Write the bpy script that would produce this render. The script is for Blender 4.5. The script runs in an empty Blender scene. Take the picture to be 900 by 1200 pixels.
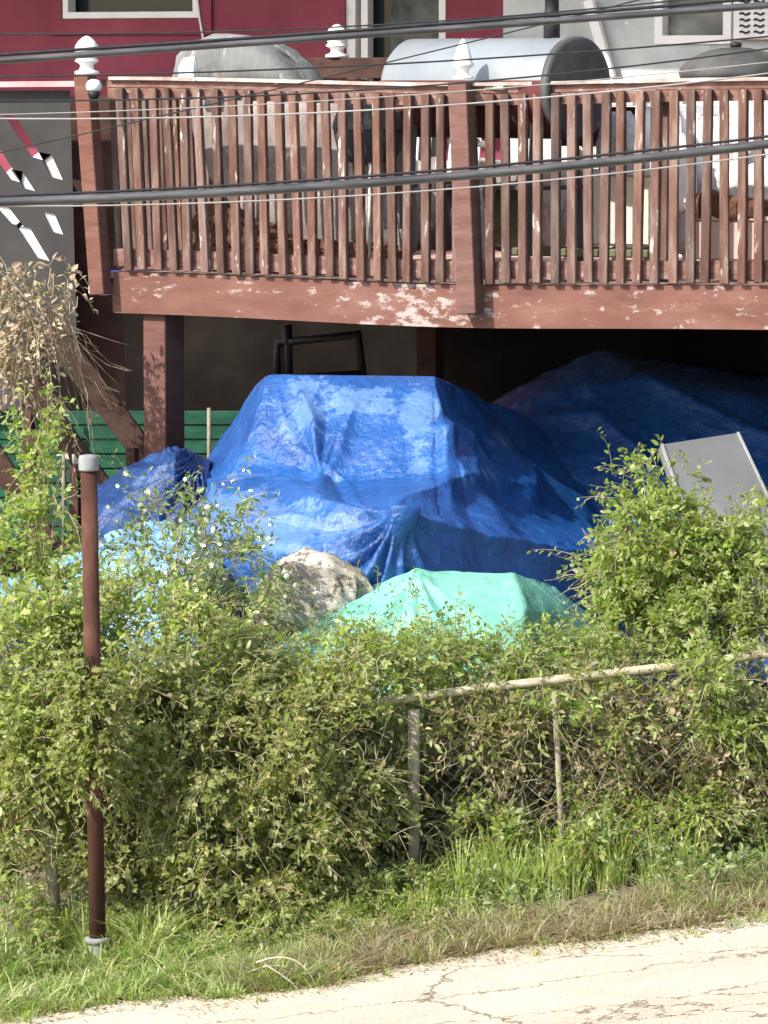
import bpy, bmesh, math, random
import numpy as np
from mathutils import Vector, Matrix
random.seed(7); RNG = np.random.default_rng(11)
R = math.radians
# ---------------------------------------------------------------- camera, world, sun
FPX = 5040.0                      # focal length in photo pixels (900 wide)
EYE = Vector((0, 0, 3.52))
PITCH = math.atan(512/5040)
CAMZ = 3.52
scn = bpy.context.scene
cam = bpy.data.objects.new('camera', bpy.data.cameras.new('camera'))
scn.collection.objects.link(cam); scn.camera = cam
cam.location = (0, 0, CAMZ); cam.rotation_euler = (math.pi/2-PITCH, 0, 0)
cam.data.sensor_fit = 'HORIZONTAL'; cam.data.sensor_width = 36; cam.data.lens = 36*FPX/900
cam.data.clip_start = 0.1; cam.data.clip_end = 2000
SUN = Vector((-0.93, -0.70, 0.98)).normalized()
w = bpy.data.worlds.new('World'); scn.world = w; w.use_nodes = True
nt = w.node_tree; bg = nt.nodes['Background']
sky = nt.nodes.new('ShaderNodeTexSky'); sky.sky_type = 'NISHITA'; sky.sun_disc = False
sky.sun_elevation = math.asin(SUN.z); sky.sun_rotation = math.atan2(SUN.x, SUN.y)
sky.dust_density = 2.0; sky.air_density = 1.0
nt.links.new(sky.outputs[0], bg.inputs[0]); bg.inputs[1].default_value = 0.15
sl = bpy.data.lights.new('sun', 'SUN'); sl.energy = 3.5; sl.angle = R(0.5); sl.color = (1, .955, .88)
so = bpy.data.objects.new('sun', sl); scn.collection.objects.link(so)
so.rotation_euler = (-SUN).to_track_quat('-Z', 'Y').to_euler()
vs = scn.view_settings; vs.view_transform = 'Standard'; vs.look = 'None'; vs.gamma = 1; vs.exposure = 1.2
try: vs.use_curve_mapping = False
except Exception: pass

# ---------------------------------------------------------------- helpers
def at(px, py, Y):
    """world point seen at photo pixel (px,py) at world depth Y"""
    x = (px-450)/FPX; v = (600-py)/FPX
    dy = math.cos(PITCH)+v*math.sin(PITCH); dz = -math.sin(PITCH)+v*math.cos(PITCH)
    t = Y/dy
    return Vector((x*t, Y, CAMZ+dz*t))
def gz(x, y=18.0):
    return 1.2*math.tanh(x/10)
def gzn(x):
    return 1.2*np.tanh(x/10)
def ghit(px, py):
    lo, hi = 10., 40.
    for _ in range(50):
        m = (lo+hi)/2; p = at(px, py, m)
        if p.z > gz(p.x): lo = m
        else: hi = m
    return at(px, py, lo)
# deck frame : U along railing to the right, V back towards the house
A25 = R(24.5)
DU = Vector((math.cos(A25), -math.sin(A25), 0)); DV = Vector((math.sin(A25), math.cos(A25), 0))
DO = at(122, 90, 22.5); DO.z = 0
def D(u, v, z): return DO + DU*u + DV*v + Vector((0, 0, z))
def onv(px, py, v):
    """point of the plane at deck depth v seen at the pixel -> (u, z)"""
    a = at(px, py, 1.0) - EYE
    n = DV; t = ((DO+DV*v)-Vector((0, 0, 0))).dot(n)/(a.dot(n))
    p = EYE + a*t
    return (p-DO).dot(DU), p.z

def link(o):
    scn.collection.objects.link(o); return o
def tag(o, label=None, cat=None, group=None, kind=None):
    if label: o['label'] = label
    if cat: o['category'] = cat
    if group: o['group'] = group
    if kind: o['kind'] = kind
    return o
def empty(name, loc, label=None, cat=None, group=None):
    o = bpy.data.objects.new(name, None); o.location = loc; link(o); o.empty_display_size = .1
    return tag(o, label, cat, group)
def obj(name, me, mat, parent=None, smooth=False):
    o = bpy.data.objects.new(name, me); link(o)
    if mat: me.materials.append(mat)
    if parent is not None:
        o.parent = parent
        o.matrix_parent_inverse = Matrix.Translation(-Vector(parent.location)) if parent.type == 'EMPTY' and parent.parent is None else Matrix.Identity(4)
    if smooth: me.polygons.foreach_set('use_smooth', [True]*len(me.polygons))
    return o
def np_mesh(name, V, F, tint=None):
    V = np.asarray(V, dtype=np.float32); F = np.asarray(F, dtype=np.int32)
    me = bpy.data.meshes.new(name); n = F.shape[1]
    me.vertices.add(len(V)); me.vertices.foreach_set('co', V.ravel())
    me.loops.add(F.size); me.loops.foreach_set('vertex_index', F.ravel())
    me.polygons.add(len(F)); me.polygons.foreach_set('loop_start', np.arange(0, F.size, n, dtype=np.int32))
    me.polygons.foreach_set('loop_total', np.full(len(F), n, dtype=np.int32))
    me.update(calc_edges=True)
    if tint is not None:
        a = me.attributes.new('tint', 'FLOAT_COLOR', 'POINT')
        t = np.ones((len(V), 4), dtype=np.float32); t[:, :3] = tint
        a.data.foreach_set('color', t.ravel())
    return me
class MB:
    """collects simple shapes for one mesh"""
    def __init__(s): s.bm = bmesh.new()
    def box(s, o, ax, ay, az, bevel=0):
        """box with corner-centre o and half-extent vectors"""
        vs_ = [s.bm.verts.new(o+ax*i+ay*j+az*k) for k in (-1, 1) for j in (-1, 1) for i in (-1, 1)]
        fs = [s.bm.faces.new([vs_[i] for i in q]) for q in ((0,2,3,1),(4,5,7,6),(0,1,5,4),(2,6,7,3),(0,4,6,2),(1,3,7,5))]
        if bevel:
            es = list({e for f in fs for e in f.edges})
            bmesh.ops.bevel(s.bm, geom=es, offset=bevel, segments=1, affect='EDGES')
        return s
    def bar(s, a, b, w_, t_, up=None, bevel=0):
        a = Vector(a); b = Vector(b); d = b-a; L = d.length; d.normalize()
        up = Vector(up) if up is not None else (Vector((0, 0, 1)) if abs(d.z) < .9 else Vector((0, 1, 0)))
        x = d.cross(up).normalized(); y = x.cross(d).normalized()
        return s.box((a+b)/2, d*(L/2), x*(w_/2), y*(t_/2), bevel)
    def tube(s, pts, r, n=8, cap=True):
        pts = [Vector(p) for p in pts]; rings = []
        rr = r if isinstance(r, (list, tuple)) else [r]*len(pts)
        px = None
        for i, p in enumerate(pts):
            d = (pts[min(i+1, len(pts)-1)]-pts[max(i-1, 0)]).normalized()
            if px is None: px = d.orthogonal().normalized()
            px = (px-d*px.dot(d)).normalized(); py = d.cross(px)
            rings.append([s.bm.verts.new(p+(px*math.cos(2*math.pi*k/n)+py*math.sin(2*math.pi*k/n))*rr[i]) for k in range(n)])
        for a, b in zip(rings, rings[1:]):
            for k in range(n): s.bm.faces.new((a[k], a[(k+1) % n], b[(k+1) % n], b[k])).smooth = True
        if cap:
            s.bm.faces.new(rings[0][::-1]); s.bm.faces.new(rings[-1])
        return s
    def lathe(s, base, prof, n=20, axis=None):
        base = Vector(base); axis = Vector(axis or (0, 0, 1)).normalized()
        return s.tube_prof(base, axis, prof, n)
    def tube_prof(s, base, d, prof, n):
        px = d.orthogonal().normalized(); py = d.cross(px); rings = []
        for r, h in prof:
            rings.append([s.bm.verts.new(base+d*h+(px*math.cos(2*math.pi*k/n)+py*math.sin(2*math.pi*k/n))*max(r, .0005)) for k in range(n)])
        for a, b in zip(rings, rings[1:]):
            for k in range(n): s.bm.faces.new((a[k], a[(k+1) % n], b[(k+1) % n], b[k])).smooth = True
        s.bm.faces.new(rings[0][::-1]); s.bm.faces.new(rings[-1]); return s
    def prism(s, pts, off):
        a = [s.bm.verts.new(Vector(p)) for p in pts]; b = [s.bm.verts.new(Vector(p)+off) for p in pts]
        s.bm.faces.new(a); s.bm.faces.new(b[::-1])
        for i in range(len(a)):
            j = (i+1) % len(a); s.bm.faces.new((a[j], a[i], b[i], b[j]))
        return s
    def build(s, name, mat, parent=None):
        bmesh.ops.recalc_face_normals(s.bm, faces=s.bm.faces)
        me = bpy.data.meshes.new(name); s.bm.to_mesh(me); s.bm.free()
        return obj(name, me, mat, parent)

# vectorised gradient noise
_perm = np.random.default_rng(3).permutation(256)
_grad = np.random.default_rng(4).normal(size=(256, 3)); _grad /= np.linalg.norm(_grad, axis=1)[:, None]
def pnoise(P):
    P = np.asarray(P, float); i = np.floor(P).astype(int); f = P-i
    u = f*f*f*(f*(f*6-15)+10); out = 0
    for dx in (0, 1):
        for dy in (0, 1):
            for dz in (0, 1):
                h = _perm[(_perm[(_perm[(i[..., 0]+dx) & 255]+i[..., 1]+dy) & 255]+i[..., 2]+dz) & 255]
                g = _grad[h]; d = f-np.array([dx, dy, dz])
                wgt = (u[..., 0] if dx else 1-u[..., 0])*(u[..., 1] if dy else 1-u[..., 1])*(u[..., 2] if dz else 1-u[..., 2])
                out = out+wgt*(g*d).sum(-1)
    return out
def ridged(P): return 1-np.minimum(1, np.abs(pnoise(P))*3.2)

# ---------------------------------------------------------------- materials
def mat(name, col, rough=.8, spec=.3, metal=0):
    m = bpy.data.materials.new(name); m.use_nodes = True
    b = m.node_tree.nodes['Principled BSDF']
    b.inputs['Base Color'].default_value = (*col, 1); b.inputs['Roughness'].default_value = rough
    b.inputs['Specular IOR Level'].default_value = spec; b.inputs['Metallic'].default_value = metal
    return m
def N(m, t, **kw):
    n = m.node_tree.nodes.new(t)
    for k, v in kw.items():
        if hasattr(n, k) and k not in n.inputs: setattr(n, k, v)
        else: n.inputs[k].default_value = v
    return n
def L(m, a, b): m.node_tree.links.new(a, b)
def ramp(m, fac, stops):
    r = m.node_tree.nodes.new('ShaderNodeValToRGB'); cr = r.color_ramp
    while len(cr.elements) < len(stops): cr.elements.new(.5)
    for e, (p, c) in zip(cr.elements, stops):
        e.position = p; e.color = (*c, 1) if len(c) == 3 else c
    L(m, fac, r.inputs[0]); return r
def tex(m, scale, kind='ShaderNodeTexNoise', stretch=(1, 1, 1), detail=8, rough=.6, rot=(0, 0, 0)):
    g = m.node_tree.nodes.new('ShaderNodeNewGeometry')
    mp = m.node_tree.nodes.new('ShaderNodeMapping'); mp.inputs['Scale'].default_value = stretch; mp.inputs['Rotation'].default_value = rot
    L(m, g.outputs['Position'], mp.inputs[0])
    n = m.node_tree.nodes.new(kind); n.inputs['Scale'].default_value = scale
    if kind == 'ShaderNodeTexNoise': n.inputs['Detail'].default_value = detail; n.inputs['Roughness'].default_value = rough
    L(m, mp.outputs[0], n.inputs['Vector']); return n
def mix(m, fac, a, b):
    x = m.node_tree.nodes.new('ShaderNodeMix'); x.data_type = 'RGBA'
    for i, s_ in ((0, fac), (6, a), (7, b)):
        if hasattr(s_, 'links'): L(m, s_, x.inputs[i])
        else: x.inputs[i].default_value = s_ if i == 0 else (*s_, 1)
    return x.outputs[2]
def bump(m, h, dist=.01, strength=.6):
    b = m.node_tree.nodes.new('ShaderNodeBump'); b.inputs['Distance'].default_value = dist; b.inputs['Strength'].default_value = strength
    L(m, h, b.inputs['Height']); L(m, b.outputs[0], m.node_tree.nodes['Principled BSDF'].inputs['Normal']); return b
def noisy(name, c1, c2, c3=None, scale=8, stretch=(1, 1, 1), rough=.85, bd=.004, worn=None, wornamt=.62, wscale=12, spec=.25):
    """base colour varying c1..c2(..c3), optional worn patches of another colour with a sharp edge"""
    m = mat(name, c1, rough, spec); b = m.node_tree.nodes['Principled BSDF']
    n = tex(m, scale, stretch=stretch)
    st = [(.3, c1), (.68, c2)] if c3 is None else [(.28, c1), (.5, c2), (.72, c3)]
    out = ramp(m, n.outputs[0], st).outputs[0]
    if worn:
        n2 = tex(m, wscale, stretch=stretch, detail=12, rough=.7)
        f = ramp(m, n2.outputs[0], [(wornamt, (0, 0, 0)), (wornamt+.05, (1, 1, 1))])
        out = mix(m, f.outputs[0], out, worn)
    L(m, out, b.inputs['Base Color'])
    n3 = tex(m, scale*6, stretch=stretch); bump(m, n3.outputs[0], bd)
    return m
M = {}
M['deckwood'] = noisy('deck_wood', (.105,.036,.022), (.14,.052,.034), (.175,.075,.052), 5, (1, 1, 5), worn=(.45,.36,.32), wornamt=.66, wscale=7)
M['fascia'] = noisy('fascia_wood', (.110,.040,.026), (.150,.058,.039), (.19,.085,.06), 3, (1, 1, 3), worn=(.34,.25,.21), wornamt=.70, wscale=4.5)
M['balwood'] = noisy('baluster_wood', (.065,.030,.021), (.12,.062,.045), (.20,.14,.11), 9, (2, 2, .4), worn=(.40,.34,.30), wornamt=.60, wscale=12)
M['railwood'] = noisy('rail_wood', (.10,.042,.032), (.18,.095,.075), (.28,.19,.16), 9, (1, 1, 3), worn=(.5,.44,.4), wornamt=.62, wscale=14)
M['railtop'] = noisy('rail_top_wood', (.22,.15,.12), (.36,.29,.25), (.5,.45,.41), 9, (1, 1, 1), worn=(.6,.56,.52), wornamt=.54, wscale=6)
M['floorwood'] = noisy('floor_wood', (.28,.14,.10), (.42,.25,.20), (.5,.34,.28), 5)
M['darkwood'] = noisy('dark_wood', (.028,.014,.010), (.052,.026,.019), (.08,.045,.035), 6)
M['crimson'] = noisy('crimson_paint', (.18,.034,.053), (.22,.045,.068), (.265,.060,.088), 2.2, bd=.002, worn=(.33,.05,.09), wornamt=.66, wscale=5)
M['stucco'] = noisy('grey_stucco', (.26,.29,.29), (.44,.46,.45), (.60,.61,.59), 2.5, worn=(.68,.68,.65), wornamt=.6, wscale=6)
M['greypanel'] = noisy('grey_panel_paint', (.040,.038,.037), (.055,.052,.050), (.070,.066,.063), 3, bd=.002)
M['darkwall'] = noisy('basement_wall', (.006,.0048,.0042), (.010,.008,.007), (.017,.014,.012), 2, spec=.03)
M['white'] = noisy('white_paint', (.66,.65,.62), (.76,.75,.73), (.8,.8,.78), 6, rough=.5, bd=.001)
M['whiteplastic'] = noisy('white_plastic', (.52,.51,.49), (.66,.65,.63), (.76,.75,.73), 7, rough=.5, bd=.001, worn=(.34,.29,.25), wornamt=.64, wscale=14)
M['finial'] = noisy('finial_paint', (.70,.69,.65), (.78,.77,.75), None, 12, rough=.45, bd=.001, worn=(.45,.4,.35), wornamt=.68, wscale=25)
M['glass'] = mat('window_glass', (.02,.025,.028), .12, .25)
M['curtain'] = noisy('window_interior', (.03,.035,.03), (.10,.11,.10), (.16,.15,.12), 6)
M['black'] = noisy('black_rubber', (.012,.012,.014), (.03,.03,.032), None, 20, rough=.5, bd=.001)
M['cable'] = noisy('cable_sheath', (.018,.018,.02), (.045,.044,.046), (.10,.097,.095), 6, (1, 6, 6), rough=.42, bd=.0008, spec=.5)
M['cablelight'] = noisy('bare_cable', (.22,.21,.20), (.36,.34,.32), None, 8, rough=.5, bd=.0005, spec=.5)
M['galv'] = noisy('galvanised_metal', (.3,.29,.26), (.42,.41,.37), (.5,.48,.42), 14, rough=.55, worn=(.24,.16,.10), wornamt=.62, wscale=9)
M['pipe'] = noisy('rusty_pipe', (.035,.014,.010), (.065,.027,.018), (.12,.055,.035), 9, (1, 1, .5), rough=.85, worn=(.19,.11,.08), wornamt=.64, wscale=14, spec=.2)
M['pipecap'] = noisy('grey_cap', (.15,.155,.155), (.25,.255,.25), None, 15, rough=.8, worn=(.2,.15,.12), wornamt=.66, wscale=20)
M['postm'] = noisy('old_post', (.14,.12,.085), (.22,.19,.14), (.30,.27,.21), 12, worn=(.10,.09,.05), wornamt=.58, wscale=9)
M['railpipe'] = noisy('mossy_pipe', (.24,.20,.12), (.35,.31,.21), (.45,.41,.32), 22, rough=.9, worn=(.11,.10,.045), wornamt=.54, wscale=18, bd=.01)
M['barrel'] = noisy('barrel_paint', (.14,.16,.17), (.18,.20,.212), (.215,.235,.245), 2.5, rough=.38, bd=.0008, spec=.5)
M['barrelend'] = noisy('sooty_steel', (.035,.036,.038), (.06,.062,.062), (.10,.095,.09), 5, rough=.6)
M['chair'] = mat('black_steel', (.01, .01, .011), .5)
M['cover'] = noisy('weathered_cover', (.12,.095,.08), (.24,.20,.18), (.37,.32,.30), 7, (1, 1, .6), worn=(.5,.46,.44), wornamt=.6, wscale=9)
M['covertop'] = noisy('grey_cover', (.10,.105,.10), (.155,.16,.155), (.21,.21,.20), 6, (1, 1, .35), bd=.01, worn=(.27,.25,.22), wornamt=.57, wscale=10)
M['green_siding'] = noisy('green_siding', (.007,.042,.024), (.011,.065,.037), (.022,.10,.058), 5, (1, 1, 3))
M['sack'] = noisy('beige_sack', (.17,.14,.105), (.36,.32,.26), (.52,.48,.41), 9, worn=(.10,.09,.06), wornamt=.56, wscale=10, bd=.02)
M['card'] = noisy('cream_card', (.5,.40,.31), (.62,.53,.43), (.7,.62,.52), 3)
M['pink'] = noisy('pinkish_tub', (.45,.30,.26), (.55,.40,.35), None, 4)
M['greyboard'] = noisy('grey_board', (.11,.11,.112), (.135,.135,.137), (.155,.155,.155), 3, rough=.55, bd=.001, worn=(.17,.17,.17), wornamt=.7, wscale=5)
M['bluebin'] = noisy('blue_plastic', (.02,.04,.33), (.04,.07,.45), None, 6, rough=.4)
M['cloth'] = noisy('pale_cloth', (.36,.34,.32), (.62,.60,.58), None, 16, bd=.01)
M['brownleaf'] = noisy('leaf_litter', (.03,.014,.009), (.11,.05,.03), (.2,.11,.07), 25, bd=.02)
M['olive'] = noisy('olive_cloth', (.08,.09,.05), (.16,.16,.09), None, 12, bd=.01)

def localpatch(m, centre, rad, base_amt, col):
    """one flaked area of the paint round a point"""
    b = m.node_tree.nodes['Principled BSDF']; src = b.inputs['Base Color'].links[0].from_socket
    g = m.node_tree.nodes.new('ShaderNodeNewGeometry'); vm = m.node_tree.nodes.new('ShaderNodeVectorMath'); vm.operation = 'DISTANCE'
    L(m, g.outputs['Position'], vm.inputs[0]); vm.inputs[1].default_value = centre
    mr = m.node_tree.nodes.new('ShaderNodeMapRange'); mr.inputs[1].default_value = 0; mr.inputs[2].default_value = rad; mr.inputs[3].default_value = .13; mr.inputs[4].default_value = 0
    L(m, vm.outputs['Value'], mr.inputs[0]); n = tex(m, 9, detail=12, rough=.72, stretch=(1, 1, 2))
    ad = m.node_tree.nodes.new('ShaderNodeMath'); L(m, n.outputs[0], ad.inputs[0]); L(m, mr.outputs[0], ad.inputs[1])
    f = ramp(m, ad.outputs[0], [(base_amt, (0, 0, 0)), (base_amt+.07, (.8, .8, .8))])
    L(m, mix(m, f.outputs[0], src, col), b.inputs['Base Color'])
localpatch(M['fascia'], at(492, 358, 21.8), .5, .575, (.38,.32,.28))
for nm_ in ('balwood', 'deckwood', 'fascia', 'floorwood'):
    m_ = M[nm_]; b = m_.node_tree.nodes['Principled BSDF']; src = b.inputs['Base Color'].links[0].from_socket
    oi = m_.node_tree.nodes.new('ShaderNodeObjectInfo'); hs = m_.node_tree.nodes.new('ShaderNodeHueSaturation')
    mr = m_.node_tree.nodes.new('ShaderNodeMapRange'); mr.inputs[3].default_value = .72 if nm_ == 'balwood' else .92; mr.inputs[4].default_value = 1.35 if nm_ == 'balwood' else 1.08
    L(m_, oi.outputs['Random'], mr.inputs[0]); L(m_, mr.outputs[0], hs.inputs['Value']); L(m_, src, hs.inputs['Color'])
    mr2 = m_.node_tree.nodes.new('ShaderNodeMapRange'); mr2.inputs[3].default_value = .75; mr2.inputs[4].default_value = 1.05
    ml = m_.node_tree.nodes.new('ShaderNodeMath'); ml.operation = 'FRACT'; ml2 = m_.node_tree.nodes.new('ShaderNodeMath'); ml2.operation = 'MULTIPLY'; ml2.inputs[1].default_value = 17.3
    L(m_, oi.outputs['Random'], ml2.inputs[0]); L(m_, ml2.outputs[0], ml.inputs[0]); L(m_, ml.outputs[0], mr2.inputs[0]); L(m_, mr2.outputs[0], hs.inputs['Saturation'])
    L(m_, hs.outputs[0], b.inputs['Base Color'])
def tarpmat(name, c1, c2, c3, rough=.26, worn=None, wa=.60, crk=1.):
    m = mat(name, c1, rough, .5); b = m.node_tree.nodes['Principled BSDF']
    n = tex(m, 3.0, detail=10, rough=.65)
    out = ramp(m, n.outputs[0], [(.32, c1), (.55, c2), (.75, c3)]).outputs[0]
    n4 = tex(m, 45, detail=6, rough=.7, stretch=(1, 1, .5))          # scuffs on the woven film
    f = ramp(m, n4.outputs[0], [(.60, (0, 0, 0)), (.70, (.30, .30, .30))])
    worn = worn or tuple(min(.7, c*1.2+.12) for c in c3)  # pale tint shared by the scuffs and the painted glints
    out = mix(m, f.outputs[0], out, worn)
    nb = tex(m, 2.6, detail=3); ns = tex(m, 26, detail=9, rough=.75, stretch=(1, 1, .5), rot=(0, .5, 0))
    ad = m.node_tree.nodes.new('ShaderNodeMath'); ad.operation = 'MULTIPLY_ADD'; ad.inputs[1].default_value = .72
    L(m, ns.outputs[0], ad.inputs[0]); L(m, nb.outputs[0], ad.inputs[2])
    at_ = m.node_tree.nodes.new('ShaderNodeAttribute'); at_.attribute_name = 'glint_fade'
    ad2 = m.node_tree.nodes.new('ShaderNodeMath'); ad2.operation = 'ADD'; L(m, ad.outputs[0], ad2.inputs[0]); L(m, at_.outputs['Fac'], ad2.inputs[1])
    fw = ramp(m, ad2.outputs[0], [(wa+.34, (0, 0, 0)), (wa+.54, (.34, .34, .34))])      # pale patches painting glossy glints, with some bleaching
    out = mix(m, fw.outputs[0], out, worn)
    L(m, out, b.inputs['Base Color'])
    r2 = tex(m, 7, detail=6); rr = ramp(m, r2.outputs[0], [(.35, (rough-.08,)*3), (.7, (rough+.16,)*3)]); L(m, rr.outputs[0], b.inputs['Roughness'])
    nn = tex(m, 13, detail=9, rough=.62); v = tex(m, 9, 'ShaderNodeTexVoronoi'); v.feature = 'F1'
    ma = m.node_tree.nodes.new('ShaderNodeMath'); ma.operation = 'MULTIPLY_ADD'; ma.inputs[1].default_value = .35
    L(m, v.outputs['Distance'], ma.inputs[0]); L(m, nn.outputs[0], ma.inputs[2])
    bump(m, ma.outputs[0], .027*crk, .85)
    return m
M['bluetarp'] = tarpmat('blue_tarp', (.008,.050,.185), (.013,.078,.265), (.024,.115,.34), worn=(.20,.33,.55), wa=.60)
M['cyantarp'] = tarpmat('pale_blue_tarp', (.11,.25,.40), (.17,.34,.48), (.27,.44,.56), .42)
M['darktarp'] = tarpmat('navy_tarp', (.006,.026,.095), (.010,.042,.14), (.028,.08,.22))
M['greentarp'] = tarpmat('green_tarp', (.12,.37,.26), (.17,.44,.33), (.26,.52,.42), .5, crk=.7)

def leafmat(name, transl=.35):
    m = bpy.data.materials.new(name); m.use_nodes = True; t = m.node_tree
    b = t.nodes['Principled BSDF']; out = t.nodes['Material Output']
    a = t.nodes.new('ShaderNodeAttribute'); a.attribute_name = 'tint'
    L(m, a.outputs[0], b.inputs['Base Color']); b.inputs['Roughness'].default_value = .42; b.inputs['Specular IOR Level'].default_value = .5
    tr = t.nodes.new('ShaderNodeBsdfTranslucent')
    mul = t.nodes.new('ShaderNodeMix'); mul.data_type = 'RGBA'; mul.blend_type = 'MULTIPLY'; mul.inputs[0].default_value = 1
    L(m, a.outputs[0], mul.inputs[6]); mul.inputs[7].default_value = (1.5, 1.7, .7, 1); L(m, mul.outputs[2], tr.inputs[0])
    mx = t.nodes.new('ShaderNodeMixShader'); mx.inputs[0].default_value = transl
    L(m, b.outputs[0], mx.inputs[1]); L(m, tr.outputs[0], mx.inputs[2]); L(m, mx.outputs[0], out.inputs[0]); return m
M['leaf'] = leafmat('leaf', .5); M['dry'] = leafmat('dry_leaf', .2); M['grass'] = leafmat('grass_blade', .35)
M['twigpale'] = noisy('pale_twig', (.26,.25,.14), (.40,.38,.24), None, 14)
M['twig'] = noisy('twig', (.16,.12,.07), (.30,.24,.15), (.42,.36,.25), 14)
M['petal'] = leafmat('petal', .3)

# ================================================================ SETTING: ground and road
def sheet(name, x0, x1, edge_lo, edge_hi, dz, mtl, nx=260, ny=40, nz=0, kind='structure'):
    xs = np.unique(np.concatenate([np.linspace(-4, 4, 161), np.linspace(x0, x1, 80)]))
    V = []; 
    lo = np.array([edge_lo(x) for x in xs]); hi = np.array([edge_hi(x) for x in xs])
    T = np.linspace(0, 1, ny)
    Y = lo[None]+(hi-lo)[None]*T[:, None]; X = np.repeat(xs[None], ny, 0)
    Z = gzn(X)+dz
    if nz:
        P = np.stack([X*3, Y*3, X*0], -1); Z = Z+pnoise(P)*nz*(np.abs(X) < 6)
    V = np.stack([X, Y, Z], -1).reshape(-1, 3); n = len(xs)
    i = np.arange(ny-1)[:, None]*n+np.arange(n-1)[None]
    F = np.stack([i, i+1, i+n+1, i+n], -1).reshape(-1, 4)
    o = obj(name, np_mesh(name, V, F), mtl); o['kind'] = kind; return o
gm = noisy('soil', (.07,.055,.035), (.13,.105,.065), (.2,.165,.11), 5, bd=.03, worn=(.06,.08,.03), wornamt=.56, wscale=4)
sheet('ground', -150, 150, lambda x: -60, lambda x: 260, 0, gm, ny=161)
rm = mat('road_concrete', (.5,.46,.38), .9, .2)
b_ = rm.node_tree.nodes['Principled BSDF']
n1 = tex(rm, 1.6); n2 = tex(rm, 60, detail=4); n3 = tex(rm, 150, detail=2)
c1 = ramp(rm, n1.outputs[0], [(.3, (.31,.262,.18)), (.5, (.39,.34,.25)), (.7, (.45,.40,.31))])
f2 = ramp(rm, n2.outputs[0], [(.45, (0,0,0)), (.72, (.8,.8,.8))])
c2 = mix(rm, f2.outputs[0], c1.outputs[0], (.22,.165,.10))
f3 = ramp(rm, n3.outputs[0], [(.50, (0,0,0)), (.58, (.7,.7,.7))]); c3 = mix(rm, f3.outputs[0], c2, (.56,.52,.43))
vr = tex(rm, 1.1, 'ShaderNodeTexVoronoi', stretch=(.7, 1.5, 1)); vr.feature = 'DISTANCE_TO_EDGE'
wn = tex(rm, 7, detail=5); 
va = rm.node_tree.nodes.new('ShaderNodeMix'); va.data_type = 'RGBA'; va.blend_type = 'LINEAR_LIGHT'; va.inputs[0].default_value = .12
gg = rm.node_tree.nodes.new('ShaderNodeNewGeometry'); L(rm, gg.outputs['Position'], va.inputs[6]); L(rm, wn.outputs['Color'], va.inputs[7]); 
mp_ = rm.node_tree.nodes.new('ShaderNodeMapping'); mp_.inputs['Scale'].default_value = (.55, 1.5, 1); L(rm, va.outputs[2], mp_.inputs[0]); L(rm, mp_.outputs[0], vr.inputs['Vector'])
fc = ramp(rm, vr.outputs['Distance'], [(.0, (1,1,1)), (.009, (0,0,0))])
c4 = mix(rm, fc.outputs[0], c3, (.10,.075,.045)); L(rm, c4, b_.inputs['Base Color'])
bump(rm, n2.outputs[0], .006)
def edge(x):      # far edge of the road, measured where the verge grass ends
    px = 450+x/17.0*FPX
    e = np.interp(px, [-400, 0, 300, 560, 700, 900, 1300], [ghit(0,1192).y-.1, ghit(0, 1192).y, ghit(300, 1166).y, ghit(560, 1122).y, ghit(700, 1100).y, ghit(900, 1078).y, ghit(900, 1078).y])
    return float(e+.05*math.sin(x*5)+.03*math.sin(x*13+1))
sheet('road', -60, 60, lambda x: 9.5, edge, .012, rm, ny=60)
sheet('pavement_edge', -60, 60, lambda x: 9.0, lambda x: 9.5, .08, M['stucco'], ny=4)

# ================================================================ DECK
ZF = 2.50       # floor top
def sag(u): # the platform has settled round the middle post
    return -.032*math.exp(-((u-1.95)/1.1)**2)
UR = 8.5; DEPTH = 3.3
deck = empty('wooden_deck', D(0, 0, 0), 'raised red-brown wooden deck with a worn slatted railing, above the blue tarps', 'deck')
nseg = 40
us = [UR*i/nseg for i in range(nseg+1)]
def strip(name, v0, v1, z0, z1, u0, u1, m_, par, n=24, zs=sag):
    mb = MB(); ring = []
    for i in range(n+1):
        u = u0+(u1-u0)*i/n; s_ = zs(u)
        ring.append([mb.bm.verts.new(D(u, v, z+s_)) for v, z in ((v0, z0), (v1, z0), (v1, z1), (v0, z1))])
    for a, b in zip(ring, ring[1:]):
        for k in range(4): mb.bm.faces.new((a[k], a[(k+1) % 4], b[(k+1) % 4], b[k]))
    mb.bm.faces.new(ring[0]); mb.bm.faces.new(ring[-1][::-1])
    return mb.build(name, m_, par)
strip('fascia', 0, .045, ZF-.215, ZF-.002, .05, UR, M['fascia'], deck)
# floor boards with gaps, running along V
mb = MB(); u = .06
while u < UR:
    s_ = sag(u); a = D(u, .05, ZF-.02+s_); b = D(u, DEPTH, ZF-.02)
    mb.bar(a, b, .132, .032, up=(0, 0, 1)); u += .14
mb.build('floor_boards', M['floorwood'], deck)
mb = MB()
for v in (.5, 1.3, 2.1, 2.9): mb.bar(D(.05, v, ZF-.13), D(UR, v, ZF-.13), .045, .18)
mb.build('joists', M['darkwood'], deck)
strip('top_rail', -.005, .085, ZF+.96, ZF+.995, .02, UR, M['railwood'], deck)
strip('rail_face', .0, .04, ZF+.90, ZF+.958, .02, UR, M['railwood'], deck)
strip('rail_cap', -.03, .11, ZF+.997, ZF+1.014, .04, UR, M['railtop'], deck)
strip('bottom_rail', .0, .04, ZF+.03, ZF+.12, .05, UR, M['railwood'], deck)
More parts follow.
